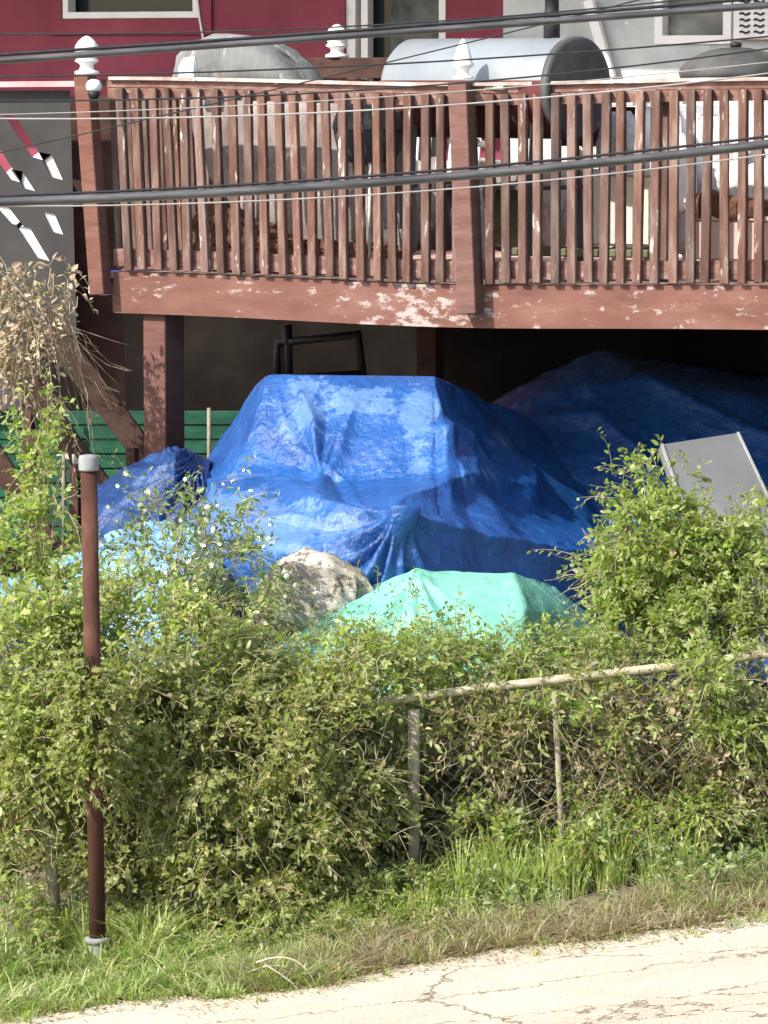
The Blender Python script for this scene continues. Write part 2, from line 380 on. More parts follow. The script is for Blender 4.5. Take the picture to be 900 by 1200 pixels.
# balusters
u_mid = onv(557, 200, 0)[0]
u = .15; nb = 0
rnd = random.Random(3)
while u < UR:
    if abs(u-u_mid) > .075:
        lean = -.045*max(0, 1-u/1.9)+rnd.uniform(-.010, .010); lb = rnd.uniform(-.010, .010)
        mb = MB(); s_ = sag(u)
        mb.bar(D(u+lean, -.020, ZF+.955+s_), D(u+lb, -.020, ZF+.012+s_+rnd.uniform(-.006, .006)), .044, .034, up=DV+DU*rnd.uniform(-.18, .18), bevel=.003)
        mb.build('baluster', M['balwood'], deck)
    u += .0885+rnd.uniform(-.003, .003)
# posts carried down over the fascia
def post(u, zt, zb, lean, wdt=.1, dpt=.1, v=-.05):
    mb = MB(); mb.bar(D(u+lean, v, zt), D(u, v, zb), wdt, dpt, up=DV, bevel=.004)
    return mb.build('post', M['deckwood'], deck)
pl_ = post(.0, ZF+1.02, ZF-.12, -.085, .085, .10)
pm_ = post(u_mid, ZF+.985, ZF-.17, -.055, .10, .12)
# end (left) side railing going back
for k in range(1, 36):
    v = .03+k*.088
    mb = MB(); mb.bar(D(-.01, v, ZF+.95), D(.03, v, ZF+.01), .034, .034, up=DV); 
    if k % 1 == 0: mb.build('baluster', M['balwood'], deck)
mb = MB(); mb.bar(D(-.0, .05, ZF+.98), D(.0, DEPTH-.1, ZF+.98), .09, .035); mb.build('side_rail', M['railwood'], deck)
mb = MB(); mb.bar(D(.03, .06, ZF-.11), D(.03, DEPTH-.1, ZF-.11), .04, .21); mb.build('side_fascia', M['fascia'], deck)
# supports
for (px, v, wd, dp) in ((187, .10, .13, .22), (1010, .10, .13, .22), (500, 1.9, .12, .12), (925, 1.9, .12, .12)):
    uu = onv(px, 430, v)[0]
    mb = MB(); a = D(uu, v+.05, ZF-.217+sag(uu)); b = D(uu, v+.05, gz(0)-.1)
    mb.bar(a, b, wd, dp, up=DV, bevel=.005); mb.build('support_post', M['deckwood'] if v < 1 else M['darkwood'], deck)
# rear railing section between the covered pile and the smoker
u0, z0 = onv(330, 75, 2.6); u1, z1 = onv(486, 70, 2.6)
mb = MB(); mb.box(D((u0+u1)/2, 2.6, CAMZ+.04), DU*((u1-u0)/2), DV*.045, Vector((0, 0, .06)), .004)
for i in range(9):
    uu = u0+(u1-u0)*(i+.5)/9; mb.bar(D(uu, 2.6, CAMZ-.03), D(uu, 2.6, ZF+.05), .034, .034, up=DV)
mb.build('rear_railing', M['darkwood'], deck)
# finials : turned ball caps
def finial(base, h, wd, parent, m_=None):
    p = [(.95,0),(.95,.08),(.6,.12),(.5,.22),(.62,.28),(.9,.33),(.92,.37),(.72,.42),(.85,.52),(.95,.62),(.88,.74),(.66,.86),(.36,.95),(.08,1.0)]
    mb = MB(); mb.lathe(base, [(r*wd/2, z*h) for r, z in p], 24); o = mb.build('finial', m_ or M['finial'], parent)
    return o
finial(D(-.085, -.03, ZF+1.023), .20, .135, deck)
p2 = [(.95,0),(.95,.06),(.55,.10),(.45,.2),(.6,.26),(.95,.33),(.98,.38),(.8,.44),(.78,.55),(.6,.72),(.36,.88),(.08,1.0)]
mb = MB(); mb.lathe(D(u_mid-.055, -.03, ZF+1.0), [(r*.115/2, z*.20) for r, z in p2], 24); mb.build('finial', M['finial'], deck)
uu, zz = onv(395, 64, 2.6); finial(D(uu, 2.6, CAMZ+.101), .19, .14, deck)
# security camera on the corner post
sc = empty('security_camera', at(110, 110, 22.2), 'small white dome security camera with black lens on the left deck post', 'camera')
c0 = at(110, 103, 22.28)
mb = MB(); mb.lathe(c0+Vector((0, 0, -.015)), [(.034,0),(.041,.015),(.04,.035),(.03,.052),(.01,.06)], 20); mb.build('housing', M['whiteplastic'], sc)
mb = MB(); mb.lathe(c0+Vector((0, 0, -.017)), [(.033,0),(.032,-.018),(.024,-.034),(.008,-.042)], 20); mb.build('lens_dome', M['black'], sc)

# ================================================================ HOUSES
def wallbox(mb, u0, u1, z0, z1, v, t=.25): mb.box(D((u0+u1)/2, v+t/2, (z0+z1)/2), DU*((u1-u0)/2), DV*(t/2), Vector((0, 0, (z1-z0)/2)))
VW = 3.6
def wall_with_holes(name, u0, u1, z0, z1, holes, v, m_, par, t=.25):
    """wall split round rectangular openings (u0,u1,z0,z1)"""
    mb = MB(); hs = sorted(holes); cur = u0
    for (a, b, c, d) in hs:
        wallbox(mb, cur, a, z0, z1, v, t)
        wallbox(mb, a, b, z0, c, v, t); wallbox(mb, a, b, d, z1, v, t); cur = b
    wallbox(mb, cur, u1, z0, z1, v, t)
    bmesh.ops.remove_doubles(mb.bm, verts=mb.bm.verts, dist=1e-5)
    return mb.build(name, m_, par)
def window(par, a, b, c, d, v, fr=.045, mull=True, inner=None, proud=.02, white=None):
    mb = MB(); wm = white or M['white']
    for (x0, x1, y0, y1) in ((a, b, c, c+fr), (a, b, d-fr, d), (a, a+fr, c+fr, d-fr), (b-fr, b, c+fr, d-fr)):
        mb.box(D((x0+x1)/2, v+.05-proud, (y0+y1)/2), DU*((x1-x0)/2), DV*.05, Vector((0, 0, (y1-y0)/2)), .003)
    if mull: mb.box(D((a+b)/2, v+.07, (c+d)/2), DU*((b-a)/2-fr), DV*.02, Vector((0, 0, .018)))
    o = mb.build('window', wm, par)
    mb = MB(); mb.box(D((a+b)/2, v+.12, (c+d)/2), DU*((b-a)/2), DV*.004, Vector((0, 0, (d-c)/2))); mb.build('pane', M['glass'], o)
    return o
red = empty('crimson_house', D(0, VW, 0), 'crimson painted house wall with white framed windows behind the deck', 'house')
sL = onv(75, 22, VW); sR = onv(234, 19, VW); h1 = (sL[0], sR[0], sL[1], sL[1]+1.3)
dL = onv(404, 60, VW); dR = onv(522, 60, VW); h2 = (dL[0], dR[0], ZF+.02, ZF+2.1)
ue = onv(628, 60, VW)[0]
wall_with_holes('wall', -6, ue, ZF-.3, 7.5, [h1, h2], VW, M['crimson'], red)
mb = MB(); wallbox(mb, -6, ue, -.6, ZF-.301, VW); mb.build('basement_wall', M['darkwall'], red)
window(red, *h1, VW, .04)
# window surround in the wall colour, slightly proud
mb = MB()
a, b, c, d = h1
for (x0, x1, y0, y1) in ((a-.09, b+.09, c-.1, c-.003), (a-.09, a-.003, c-.003, d+.1), (b+.003, b+.09, c-.003, d+.1)):
    mb.box(D((x0+x1)/2, VW-.012, (y0+y1)/2), DU*((x1-x0)/2), DV*.012, Vector((0, 0, (y1-y0)/2)), .002)
mb.build('window_surround', M['crimson'], red)
a, b, c, d = h2
mb = MB()
for x in (a+.03, a+.12, b-.03): mb.box(D(x, VW+.06, (c+d)/2), DU*(.022 if x != a+.03 else .03), DV*.04, Vector((0, 0, (d-c)/2)))
o = mb.build('door', M['white'], red)
mb = MB(); mb.box(D((a+b)/2, VW+.15, (c+d)/2), DU*((b-a)/2), DV*.01, Vector((0, 0, (d-c)/2))); mb.build('pane', M['glass'], o)
mb = MB(); x = (a+b)/2+.12; mb.box(D(x, VW+.085, (c+d)/2), DU*((b-x)*.85), DV*.012, Vector((0, 0, (d-c)/2))); mb.build('curtain', M['curtain'], o)
mb = MB(); mb.box(D(-2.5, VW-1.0, 5.2), DU*3.9, DV*1.14, Vector((0, 0, .08))); mb.build('shade_overhang', M['white'], red)  # overhang out of view, added to keep the sun off the crimson wall
# hanging white cord on the wall
mb = MB(); pts = [onv(x_, y_, VW-.03) for x_, y_ in ((230,-40),(231,0),(234,22),(238,45),(240,70))]
mb.tube([D(p[0], VW-.03, p[1]) for p in pts], .008, 6); mb.build('cable', M['white'], red)
# pink trim course left
uu0 = -6; zz = onv(60, 100, VW-.9)[1]
gh = empty('stucco_house', D(ue, VW, 0), 'pale grey stucco house with a white framed window at the top right', 'house')
wL = onv(768, 52, VW-.5); wR = onv(858, 48, VW-.5); h3 = (wL[0], wR[0], wL[1], wL[1]+.62)
wall_with_holes('wall', ue+.003, 8, ZF-.3, 7.5, [h3], VW-.5, M['stucco'], gh, .75)
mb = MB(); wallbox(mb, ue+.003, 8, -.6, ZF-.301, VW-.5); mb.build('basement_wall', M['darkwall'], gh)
window(gh, *h3, VW-.5, .05, mull=False)
mb = MB(); a, b, c, d = h3; mb.box(D((a+b)/2, VW-.41, (c+d)/2), DU*((b-a)/2-.05), DV*.004, Vector((0, 0, (d-c)/2-.05))); mb.build('window_blind', noisy('dusty_screen', (.09,.09,.085), (.17,.17,.16), (.3,.29,.26), 4, (1,1,2)), gh)
mb = MB(); mb.box(D(5.3, VW-1.6, 5.25), DU*3.85, DV*1.24, Vector((0, 0, .08))); mb.build('shade_overhang', M['white'], gh)  # second unseen overhang, added to shade the stucco wall
# vent block with wavy fins
vu, vz = onv(862, 42, VW-.56); vb = MB()
for i in range(8):
    for j in range(3):
        base = D(vu+.03+j*.085, VW-.58, vz+.02+i*.034)
        pts = [base+DU*(k*.012)+Vector((0, 0, .006*math.sin(k*1.5))) for k in range(6)]
        vb.tube(pts, .006, 5)
mb = MB(); mb.box(D(vu+.2, VW-.54, vz+.17), DU*.21, DV*.035, Vector((0, 0, .19)), .006); vo = mb.build('vent', M['white'], gh); vb.build('vent_fins', M['black'], vo)

pa, pb = onv(690, 0, VW-.56), onv(716, 92, VW-.56); mb = MB()
mb.bar(D(pa[0], VW-.56, pa[1]), D(pb[0], VW-.56, pb[1]), .06, .05, up=DV, bevel=.006); mb.build('downspout', M['white'], gh)
# dark awning edge / covered kettle below that window
lid = empty('kettle_barbecue', D(*onv(855, 75, 2.2)[:1], 2.2, ZF), 'dark round-lidded barbecue at the far right behind the deck railing', 'barbecue')
ku, kz = onv(862, 92, 2.3)
mb = MB(); c_ = D(ku, 2.3, kz)
mb.lathe(c_, [(.30,0),(.31,.03),(.30,.06),(.26,.10),(.18,.14),(.08,.165),(.02,.17)], 28); mb.build('lid', M['barrelend'], lid)
mb = MB(); mb.lathe(c_, [(.08,-.26),(.2,-.22),(.28,-.12),(.31,-.003)], 28); mb.build('bowl', M['barrelend'], lid)
for k in range(3):
    an = k*2.1; mb = MB(); mb.tube([c_+Vector((math.cos(an)*.15, math.sin(an)*.15, -.2)), Vector((c_.x+math.cos(an)*.28, c_.y+math.sin(an)*.28, ZF))], .012, 6); mb.build('leg', M['galv'], lid)
mb = MB(); mb.lathe(c_+Vector((0, 0, .17)), [(.03,0),(.035,.02),(.01,.03)], 12); mb.build('handle', M['black'], lid)

# ---- barrel smoker
bs = empty('barrel_smoker', D(*onv(590, 90, .9)[:1], .9, ZF), 'large pale grey barrel smoker with dark round end and black chimney on the deck', 'smoker')
aB = R(42); ax = Vector((math.cos(aB), -math.sin(aB), 0))
ce = at(677, 103, 21.6)         # centre of the dark end
rb = .25; Lb = 1.10
mb = MB(); mb.lathe(ce-ax*Lb, [(.09,-.075),(.17,-.055),(.225,-.025),(rb,.01),(rb,Lb-.02),(rb-.008,Lb-.001)], 48, ax); mb.build('barrel', M['barrel'], bs)
mb = MB(); mb.lathe(ce-ax*Lb, [(.17,-.062),(.232,-.027),(rb+.006,.01),(rb+.006,Lb-.03)], 48, ax)
bmesh.ops.delete(mb.bm, geom=[f for f in mb.bm.faces if f.calc_center_median().z > ce.z+.03 or len(f.verts) > 4], context='FACES'); mb.build('firebox', noisy('maroon_steel', (.05,.016,.013), (.09,.028,.024), (.13,.05,.04), 5), bs)
mb = MB(); mb.lathe(ce, [(rb+.006,-.03),(rb+.006,.006),(rb-.03,.01),(rb-.035,.002),(.05,.001)], 48, ax); mb.build('end_plate', M['barrelend'], bs)
side = Vector((-ax.y, ax.x, 0)); side = side if side.y < 0 else -side
ch = ce-ax*.17+Vector((0, 0, rb-.02))
mb = MB(); mb.lathe(ch, [(.042,0),(.042,.13),(.036,.14),(.036,.22),(.055,.225),(.055,.25)], 20); mb.build('chimney', M['black'], bs)
mb = MB(); mb.bar(ce-ax*.95+side*.2+Vector((0,0,.03)), ce-ax*.2+side*.2+Vector((0,0,.03)), .012, .012); 
for q in (.9, .25): mb.tube([ce-ax*q+side*(rb-.01), ce-ax*q+side*(rb+.05)], .008, 6)
mb.tube([ce-ax*.92+side*(rb+.05), ce-ax*.23+side*(rb+.05)], .011, 8); mb.build('lid_handle', M['galv'], bs)
for q in (.15, .95):
    for s_ in (-1, 1):
        mb = MB(); a = ce-ax*q+side*s_*.16+Vector((0,0,-.18)); b = Vector((a.x+side.x*s_*.06, a.y+side.y*s_*.06, ZF)); mb.bar(a, b, .035, .035); mb.build('leg', M['barrelend'], bs)
mb = MB(); mb.bar(ce-ax*1.0+Vector((0,0,-.5)), ce-ax*.1+Vector((0,0,-.5)), .36, .02); mb.build('shelf', M['barrelend'], bs)
# prep shelf on the right
t_ = empty('side_table', D(*onv(700, 200, .75)[:1], .75, ZF), 'small dark table with a white edge beside the smoker, behind the railing', 'table')
a = onv(645, 121, .75); b = onv(762, 119, .75)
mb = MB(); mb.box(D((a[0]+b[0])/2, .95, a[1]), DU*((b[0]-a[0])/2), DV*.2, Vector((0, 0, .012)), .003); mb.build('table_top', M['whiteplastic'], t_)
mb = MB(); mb.box(D((a[0]+b[0])/2, .97, a[1]-.12), DU*((b[0]-a[0])/2-.03), DV*.17, Vector((0, 0, .10))); mb.build('cabinet', noisy('maroon_board', (.06,.015,.012), (.11,.03,.025), None, 5), t_)
for q in (a[0]+.03, b[0]-.03):
    for vv in (.79, 1.11):
        mb = MB(); mb.bar(D(q, vv, a[1]-.015), D(q, vv, ZF), .03, .03); mb.build('leg', M['white'], t_)

# ---- covered heap on the deck, left
def hull_mesh(name, outline, v, depth, mtl, parent=None, amp=.02, res=.02, fr=6., tag_=None, sm=False):
    """soft solid from an outline given as pixels on plane v, inflated backwards/forwards (rounded rim)"""
    pts = [onv(x, y, v) for x, y in outline]
    mb = MB(); n = len(pts); cx = sum(p[0] for p in pts)/n; cz = sum(p[1] for p in pts)/n
    # densify
    dense = []
    for i in range(n):
        p, q = pts[i], pts[(i+1) % n]; L_ = math.hypot(p[0]-q[0], p[1]-q[1]); k = max(1, int(L_/.05))
        dense += [(p[0]+(q[0]-p[0])*j/k, p[1]+(q[1]-p[1])*j/k) for j in range(k)]
    prof = [(1.0, 0), (1.0, .25), (.985, .36), (.93, .46), (.82, .53), (.6, .57), (.35, .585), (.12, .59)]
    rings = []
    for sgn in (-1, 1):
        for s_, w_ in (prof if sgn == 1 else prof[::-1]):
            rings.append([mb.bm.verts.new(D(cx+(p[0]-cx)*s_, v+sgn*w_*depth, cz+(p[1]-cz)*s_)) for p in dense])
    m_ = len(dense)
    for a, b in zip(rings, rings[1:]):
        for k in range(m_): mb.bm.faces.new((a[k], a[(k+1) % m_], b[(k+1) % m_], b[k])).smooth = True
    mb.bm.faces.new(rings[0][::-1]); mb.bm.faces.new(rings[-1])
    bmesh.ops.recalc_face_normals(mb.bm, faces=mb.bm.faces)
    co = np.array([v_.co[:] for v_ in mb.bm.verts]); nr = np.array([v_.normal[:] for v_ in mb.bm.verts])
    mb.bm.normal_update(); nr = np.array([v_.normal[:] for v_ in mb.bm.verts])
    d_ = (pnoise(co*fr)+.6*ridged(co*fr*.7)-.3+.4*pnoise(co*fr*2.3))*amp
    for v_, dd, n_ in zip(mb.bm.verts, d_, nr): v_.co += Vector(n_*dd)
    return mb.build(name, mtl, parent)
cv = empty('covered_patio_furniture', D(*onv(330, 300, .6)[:1], .7, ZF), 'tall arched heap under a weathered grey-white cover behind the left railing', 'covered furniture')
hull_mesh('cover_top', [(213,100),(222,66),(240,48),(268,39),(300,43),(332,58),(360,84),(372,104)], .80, .42, M['covertop'], cv, .015)
hull_mesh('cover_side', [(232,97),(385,99),(430,112),(470,125),(480,296),(385,298),(325,286),(262,215),(238,150)], .70, .36, M['cover'], cv, .03)
wb = hull_mesh('bleached_bucket', [(211,98),(211,78),(217,68),(228,66),(232,98)], .36, .06, M['whiteplastic'], None, .004); tag(wb, 'small white rounded tub peeking over the rail beside the grey cover', 'tub')
o = hull_mesh('leaf_litter_pile', [(228,306),(232,250),(262,238),(300,262),(350,285),(420,290),(478,292),(480,310)], .40, .22, M['brownleaf'], None, .05, fr=14); tag(o, 'heap of dark brown dead leaves on the deck floor below the grey cover', 'leaf pile')
# second dark kettle seen between balusters
kb = empty('round_kettle', D(*onv(432, 150, .32)[:1], .32, ZF), 'dark round kettle grill with a pale rim between the cover and the middle post', 'barbecue')
c_ = D(onv(432, 150, .28)[0], .30, onv(432, 155, .28)[1])
mb = MB(); mb.lathe(c_, [(.05,-.17),(.12,-.15),(.17,-.09),(.19,0),(.19,.01)], 28); mb.build('bowl', M['barrelend'], kb)
mb = MB(); mb.lathe(c_+Vector((0, 0, .012)), [(.195,0),(.195,.03),(.175,.09),(.12,.14),(.03,.165)], 28); mb.build('lid', M['covertop'], kb)
for k in range(3):
    an = .5+k*2.1; mb = MB(); mb.tube([c_+Vector((math.cos(an)*.1, math.sin(an)*.1, -.14)), Vector((c_.x+math.cos(an)*.2, c_.y+math.sin(an)*.2, ZF))], .01, 6); mb.build('leg', M['galv'], kb)

# ---- clutter on the deck to the right
def boxthing(name, label, cat, px0, py0, px1, py1, v, dep, m_, lean=0, bev=.008, lidm=None):
    a = onv(px0, py0, v); b = onv(px1, py1, v); r = empty(name, D((a[0]+b[0])/2, v, b[1]), label, cat)
    c = D((a[0]+b[0])/2, v+dep/2, (a[1]+b[1])/2); up = Vector((0, 0, 1))+DV*lean
    mb = MB(); mb.box(c, DU*(abs(b[0]-a[0])/2), DV*(dep/2), up*((a[1]-b[1])/2), bev); mb.build('body', m_, r)
    if lidm:
        mb = MB(); mb.box(c+up*((a[1]-b[1])/2+.012), DU*(abs(b[0]-a[0])/2+.012), DV*(dep/2+.012), Vector((0, 0, .012)), .004); mb.build('lid', lidm, r)
    return r
boxthing('cardboard_box', 'tall cream cardboard box behind the railing left of the inner post', 'box', 668, 205, 765, 288, .45, .3, M['card'], lidm=M['cloth'])
boxthing('storage_tub', 'pinkish storage tub on the deck at the far right', 'tub', 812, 258, 905, 306, .4, .35, M['pink'], lidm=M['pink'])
boxthing('low_crate', 'low grey-green crate on the deck floor right of the middle post', 'crate', 590, 290, 766, 303, .35, .25, M['olive'])
boxthing('white_bucket', 'white box half hidden just left of the middle post', 'box', 528, 168, 548, 215, .3, .12, M['whiteplastic'], lidm=M['whiteplastic'])
boxthing('pale_board', 'pale leaning board under the dark kettle', 'board', 440, 268, 476, 305, .5, .03, M['cloth'], lean=.1)
boxthing('grey_case', 'blue-grey case on the pale board under the dark kettle', 'case', 436, 228, 470, 268, .5, .1, noisy('bluegrey', (.16,.16,.19), (.24,.24,.28), None, 5))
boxthing('white_screen', 'tall mottled white panel standing at the right behind the railing', 'panel', 798, 108, 905, 258, 1.5, .05, M['cloth'])
boxthing('narrow_screen', 'narrow pale panel between the table and the inner post', 'panel', 772, 110, 800, 200, 1.4, .05, M['cloth'])
o = hull_mesh('black_bag', [(520,292),(515,250),(522,215),(540,205),(556,225),(560,292)], .45, .15, M['black'], None, .02); tag(o, 'slumped black bag beside the middle post on the deck', 'bag')
o = hull_mesh('dark_sack', [(812,258),(806,238),(830,222),(860,230),(905,236),(905,258)], .45, .12, M['brownleaf'], None, .02); tag(o, 'dark crumpled sack lying on the pinkish tub', 'sack')
o = hull_mesh('white_bag', [(705,200),(700,168),(715,135),(735,130),(752,150),(758,200)], .62, .12, M['cloth'], None, .03, fr=12); tag(o, 'crumpled white bag on top of the cream box', 'bag')
o = hull_mesh('white_cushion', [(788,215),(790,165),(800,155),(812,175),(815,240),(800,250)], .55, .08, M['whiteplastic'], None, .01); tag(o, 'white cushion wedged beside the inner post', 'cushion')
o = hull_mesh('green_backpack', [(582,290),(580,240),(590,215),(615,212),(630,240),(634,290)], .6, .12, M['olive'], None, .02); tag(o, 'olive green backpack right of the middle post', 'backpack')
for nm_, lb_, ct_, ol_, v_, dp_, m_, am_ in (
  ('covered_bench', 'low bench under a mottled pale sheet behind the middle post', 'covered furniture', [(470,292),(472,205),(500,190),(560,186),(600,196),(655,190),(660,292)], 1.9, .5, 'cover', .04),
  ('folded_awning', 'bundled grey-white canvas standing behind the cream box', 'canvas', [(640,290),(645,160),(668,140),(700,146),(728,160),(770,150),(776,290)], 2.1, .3, 'cloth', .04),
  ('sheet_heap', 'crumpled pale sheet heaped behind the pinkish tub at the far right', 'sheet', [(795,296),(800,205),(830,190),(868,200),(910,186),(940,200),(940,296)], .85, .3, 'cloth', .04)):
    o = hull_mesh(nm_, ol_, v_, dp_, M[m_], None, am_, fr=9); tag(o, lb_, ct_)
# inner darker post
mb = MB(); q = onv(781, 200, .12)[0]; mb.bar(D(q, .12, ZF+.95), D(q, .12, ZF), .09, .09, up=DV, bevel=.004); mb.build('post', M['balwood'], deck)
# white plastic garden chairs
def garden_chair(px, py, v, ang, label):
    uu, zz = onv(px, py, v); base = D(uu, v, ZF)
    r = empty('garden_chair', base, label, 'chair', 'white plastic chairs on the deck')
    X = Vector((math.cos(ang), math.sin(ang), 0)); Yv = Vector((-math.sin(ang), math.cos(ang), 0)); Z = Vector((0, 0, 1))
    mb = MB(); mb.box(base+Z*.42, X*.22, Yv*.21, Z*.014, .006); mb.build('seat', M['whiteplastic'], r)
    for sx in (-1, 1):
        for sy in (-1, 1):
            mb = MB(); mb.bar(base+X*.2*sx+Yv*.18*sy+Z*.41, base+X*.24*sx+Yv*.23*sy, .045, .03, bevel=.004); mb.build('leg', M['whiteplastic'], r)
    mb = MB()
    for i in range(6): mb.bar(base+X*(-.17+i*.068)+Yv*.2+Z*.43, base+X*(-.18+i*.072)+Yv*.29+Z*.82, .038, .012, up=Yv, bevel=.003)
    mb.bar(base+X*-.21+Yv*.295+Z*.84, base+X*.21+Yv*.295+Z*.84, .02, .06, bevel=.005); mb.build('backrest', M['whiteplastic'], r)
    for sx in (-1, 1):
        mb = MB(); mb.tube([base+X*.23*sx+Yv*.27+Z*.65, base+X*.25*sx+Yv*.0+Z*.66, base+X*.25*sx-Yv*.2+Z*.62, base+X*.235*sx-Yv*.21+Z*.42], .018, 8)
        mb.build('armrest', M['whiteplastic'], r)
garden_chair(850, 260, 1.0, R(20), 'white plastic garden chair at the far right of the deck')
garden_chair(735, 260, 1.5, R(-60), 'white plastic garden chair behind the cream box')
garden_chair(505, 280, 1.1, R(-20), 'white plastic garden chair left of the middle post')

# ================================================================ LEFT: lattice screen, stair, green siding
def onY(px, py, Y): return at(px, py, Y)
YS = 23.3
scr = empty('lattice_screen', at(45, 400, YS), 'dark grey board screen with diagonal slots at the left edge', 'screen')
def slotted(outer, slots, Y, th, name, m_, par):
    import mathutils
    from mathutils.geometry import tessellate_polygon
    loops = [[at(x, y, Y) for x, y in outer]]+[[at(x, y, Y) for x, y in s_] for s_ in slots]
    tri = tessellate_polygon([[Vector((p.x, p.z, 0)) for p in l] for l in loops])
    flat = [p for l in loops for p in l]
    bm = bmesh.new(); f_ = [bm.verts.new(p) for p in flat]; bk = [bm.verts.new(p+Vector((0, th, 0))) for p in flat]
    for t in tri:
        bm.faces.new([f_[i] for i in t]); bm.faces.new([bk[i] for i in t[::-1]])
    k = 0
    for l in loops:
        n = len(l)
        for i in range(n):
            a, b = k+i, k+(i+1) % n; bm.faces.new((f_[a], f_[b], bk[b], bk[a]))
        k += n
    bmesh.ops.recalc_face_normals(bm, faces=bm.faces)
    me = bpy.data.meshes.new(name); bm.to_mesh(me); bm.free(); return obj(name, me, m_, par)
def para(x0, y0, x1, y1, w_):     # slanted slot
    return [(x0, y0), (x0+w_, y0+w_*.2), (x1+w_*.5, y1), (x1-w_*.4, y1-w_*.25)]
sl1 = [para(4,134,44,188,15), para(45,178,66,211,15), para(-14,172,18,214,14), para(12,198,34,224,14), para(-6,240,20,266,16), para(19,264,50,306,16), para(50,248,67,275,14)]
slotted([(-260,106),(82,106),(90,398),(30,402),(26,480),(-260,480)], sl1, YS, .01, 'slotted_board', M['greypanel'], scr)
mb = MB(); mb.bar(at(-260, 101, YS-.02), at(106, 98, YS-.02), .08, .03); mb.build('cap_rail', noisy('pink_trim', (.5,.25,.25), (.62,.4,.4), None, 8), scr)
mb = MB(); mb.bar(at(-255, 300, YS+.1), at(-255, 300, YS+.1)+Vector((0, 0, .01)), .02, .02); mb.bm.clear()
for (x0, y0, x1, y1) in ((44,176,72,214),(10,196,38,226),(46,244,72,276)):  # white strips standing in for the sunlit background beyond the slots
    mb = MB(); mb.bar(at(x0+2, y0+2, YS+.015), at(x1+3, y1+3, YS+.015), .11, .006, up=(0, 1, 0)); mb.build('bright_slot_strip', M['white'], scr)
for (x0, y0, x1, y1) in ((-6,240,22,268),(16,262,54,310)): mb = MB(); mb.bar(at(x0+2, y0+2, YS+.015), at(x1, y1, YS+.015), .11, .006, up=(0, 1, 0)); mb.build('bright_slot_strip', M['white'], scr)
pass
# darker return panel with the slots slanting the other way
rp = [para(104,150,97,158,5), [(112,188),(115,192),(102,220),(97,219)], [(114,250),(117,258),(103,284),(99,280)]]
slotted([(76,112),(135,112),(150,560),(96,560)], rp, YS+.25, .03, 'return_board', M['darkwood'], scr)
mb = MB(); mb.bar(at(100, 284, YS+.32), at(120, 246, YS+.32), .1, .012, up=(0, 1, 0)); mb.build('bright_slot_strip', M['white'], scr)  # added white strip, imitates bright background through the return slots
mb = MB(); mb.bar(at(98, 212, YS+.30), at(121, 176, YS+.30), .06, .012, up=(0, 1, 0)); mb.build('bright_slot_strip', M['white'], scr)
mb = MB(); mb.bar(at(98, 268, YS+.30), at(121, 232, YS+.30), .06, .012, up=(0, 1, 0)); mb.build('blue_batten', M['bluebin'], scr)
boxthing('blue_bin', 'bright blue bin with a white label beside the left deck post', 'bin', 103, 318, 126, 333, .05, .2, M['bluebin'])
boxthing('white_ledge_box', 'small white box under the blue bin beside the left deck post', 'box', 103, 333, 126, 346, .05, .2, M['whiteplastic'])

st = empty('outdoor_stair', at(90, 520, 22.8), 'dark brown wooden stair rails slanting down at the left under the deck', 'stair')
for (x0, y0, x1, y1, wd, Yd) in ((58,384,172,535,.13,22.6), (10,418,125,580,.12,22.3), (-40,480,60,640,.11,22.1)):
    mb = MB(); mb.bar(at(x0, y0, Yd), at(x1, y1, Yd), .05, wd, bevel=.004); mb.build('stair_rail', M['darkwood'], st)
for (x0, y0, x1, y1) in ((155,525,158,640), (88,545,90,640), (34,480,36,640)):
    mb = MB(); mb.bar(at(x0, y0, 22.4), at(x1, y1, 22.4), .05, .05, up=DV); mb.build('stair_post', M['darkwood'], st)
# green siding fence
gf = empty('green_board_fence', at(120, 600, 23.4), 'green horizontal board fence below the deck at the left', 'fence')
mb = MB()
for i in range(9):
    za = at(0, 482+i*17, 23.4).z
    mb.box(Vector((-1.9, 23.4, za-.035)), Vector((1.45, 0, 0)), Vector((0, .012, 0)), Vector((0, .004, .037)), .004)
mb.build('boards', M['green_siding'], gf)
for px in (245, 75, -60):
    mb = MB(); mb.tube([at(px, 478, 23.3), at(px, 650, 23.3)], .011, 10); mb.build('post', M['postm'], gf)
# under deck: chair frames against the dark wall, and a far post
fr = empty('black_chair_frame', at(380, 440, 24.5), 'black metal chair frame in the dark under the deck', 'chair frame')
mb = MB(); Yc = 24.2
mb.tube([at(325, 470, Yc), at(325, 402, Yc), at(420, 392, Yc), at(428, 470, Yc)], .03, 8)
mb.tube([at(336, 380, Yc), at(338, 470, Yc)], .03, 8); mb.build('frame', M['chair'], fr)
mb = MB(); mb.tube([at(330, 445, Yc-.3), at(425, 440, Yc-.3)], .03, 8); mb.build('seat_bar', M['chair'], fr)

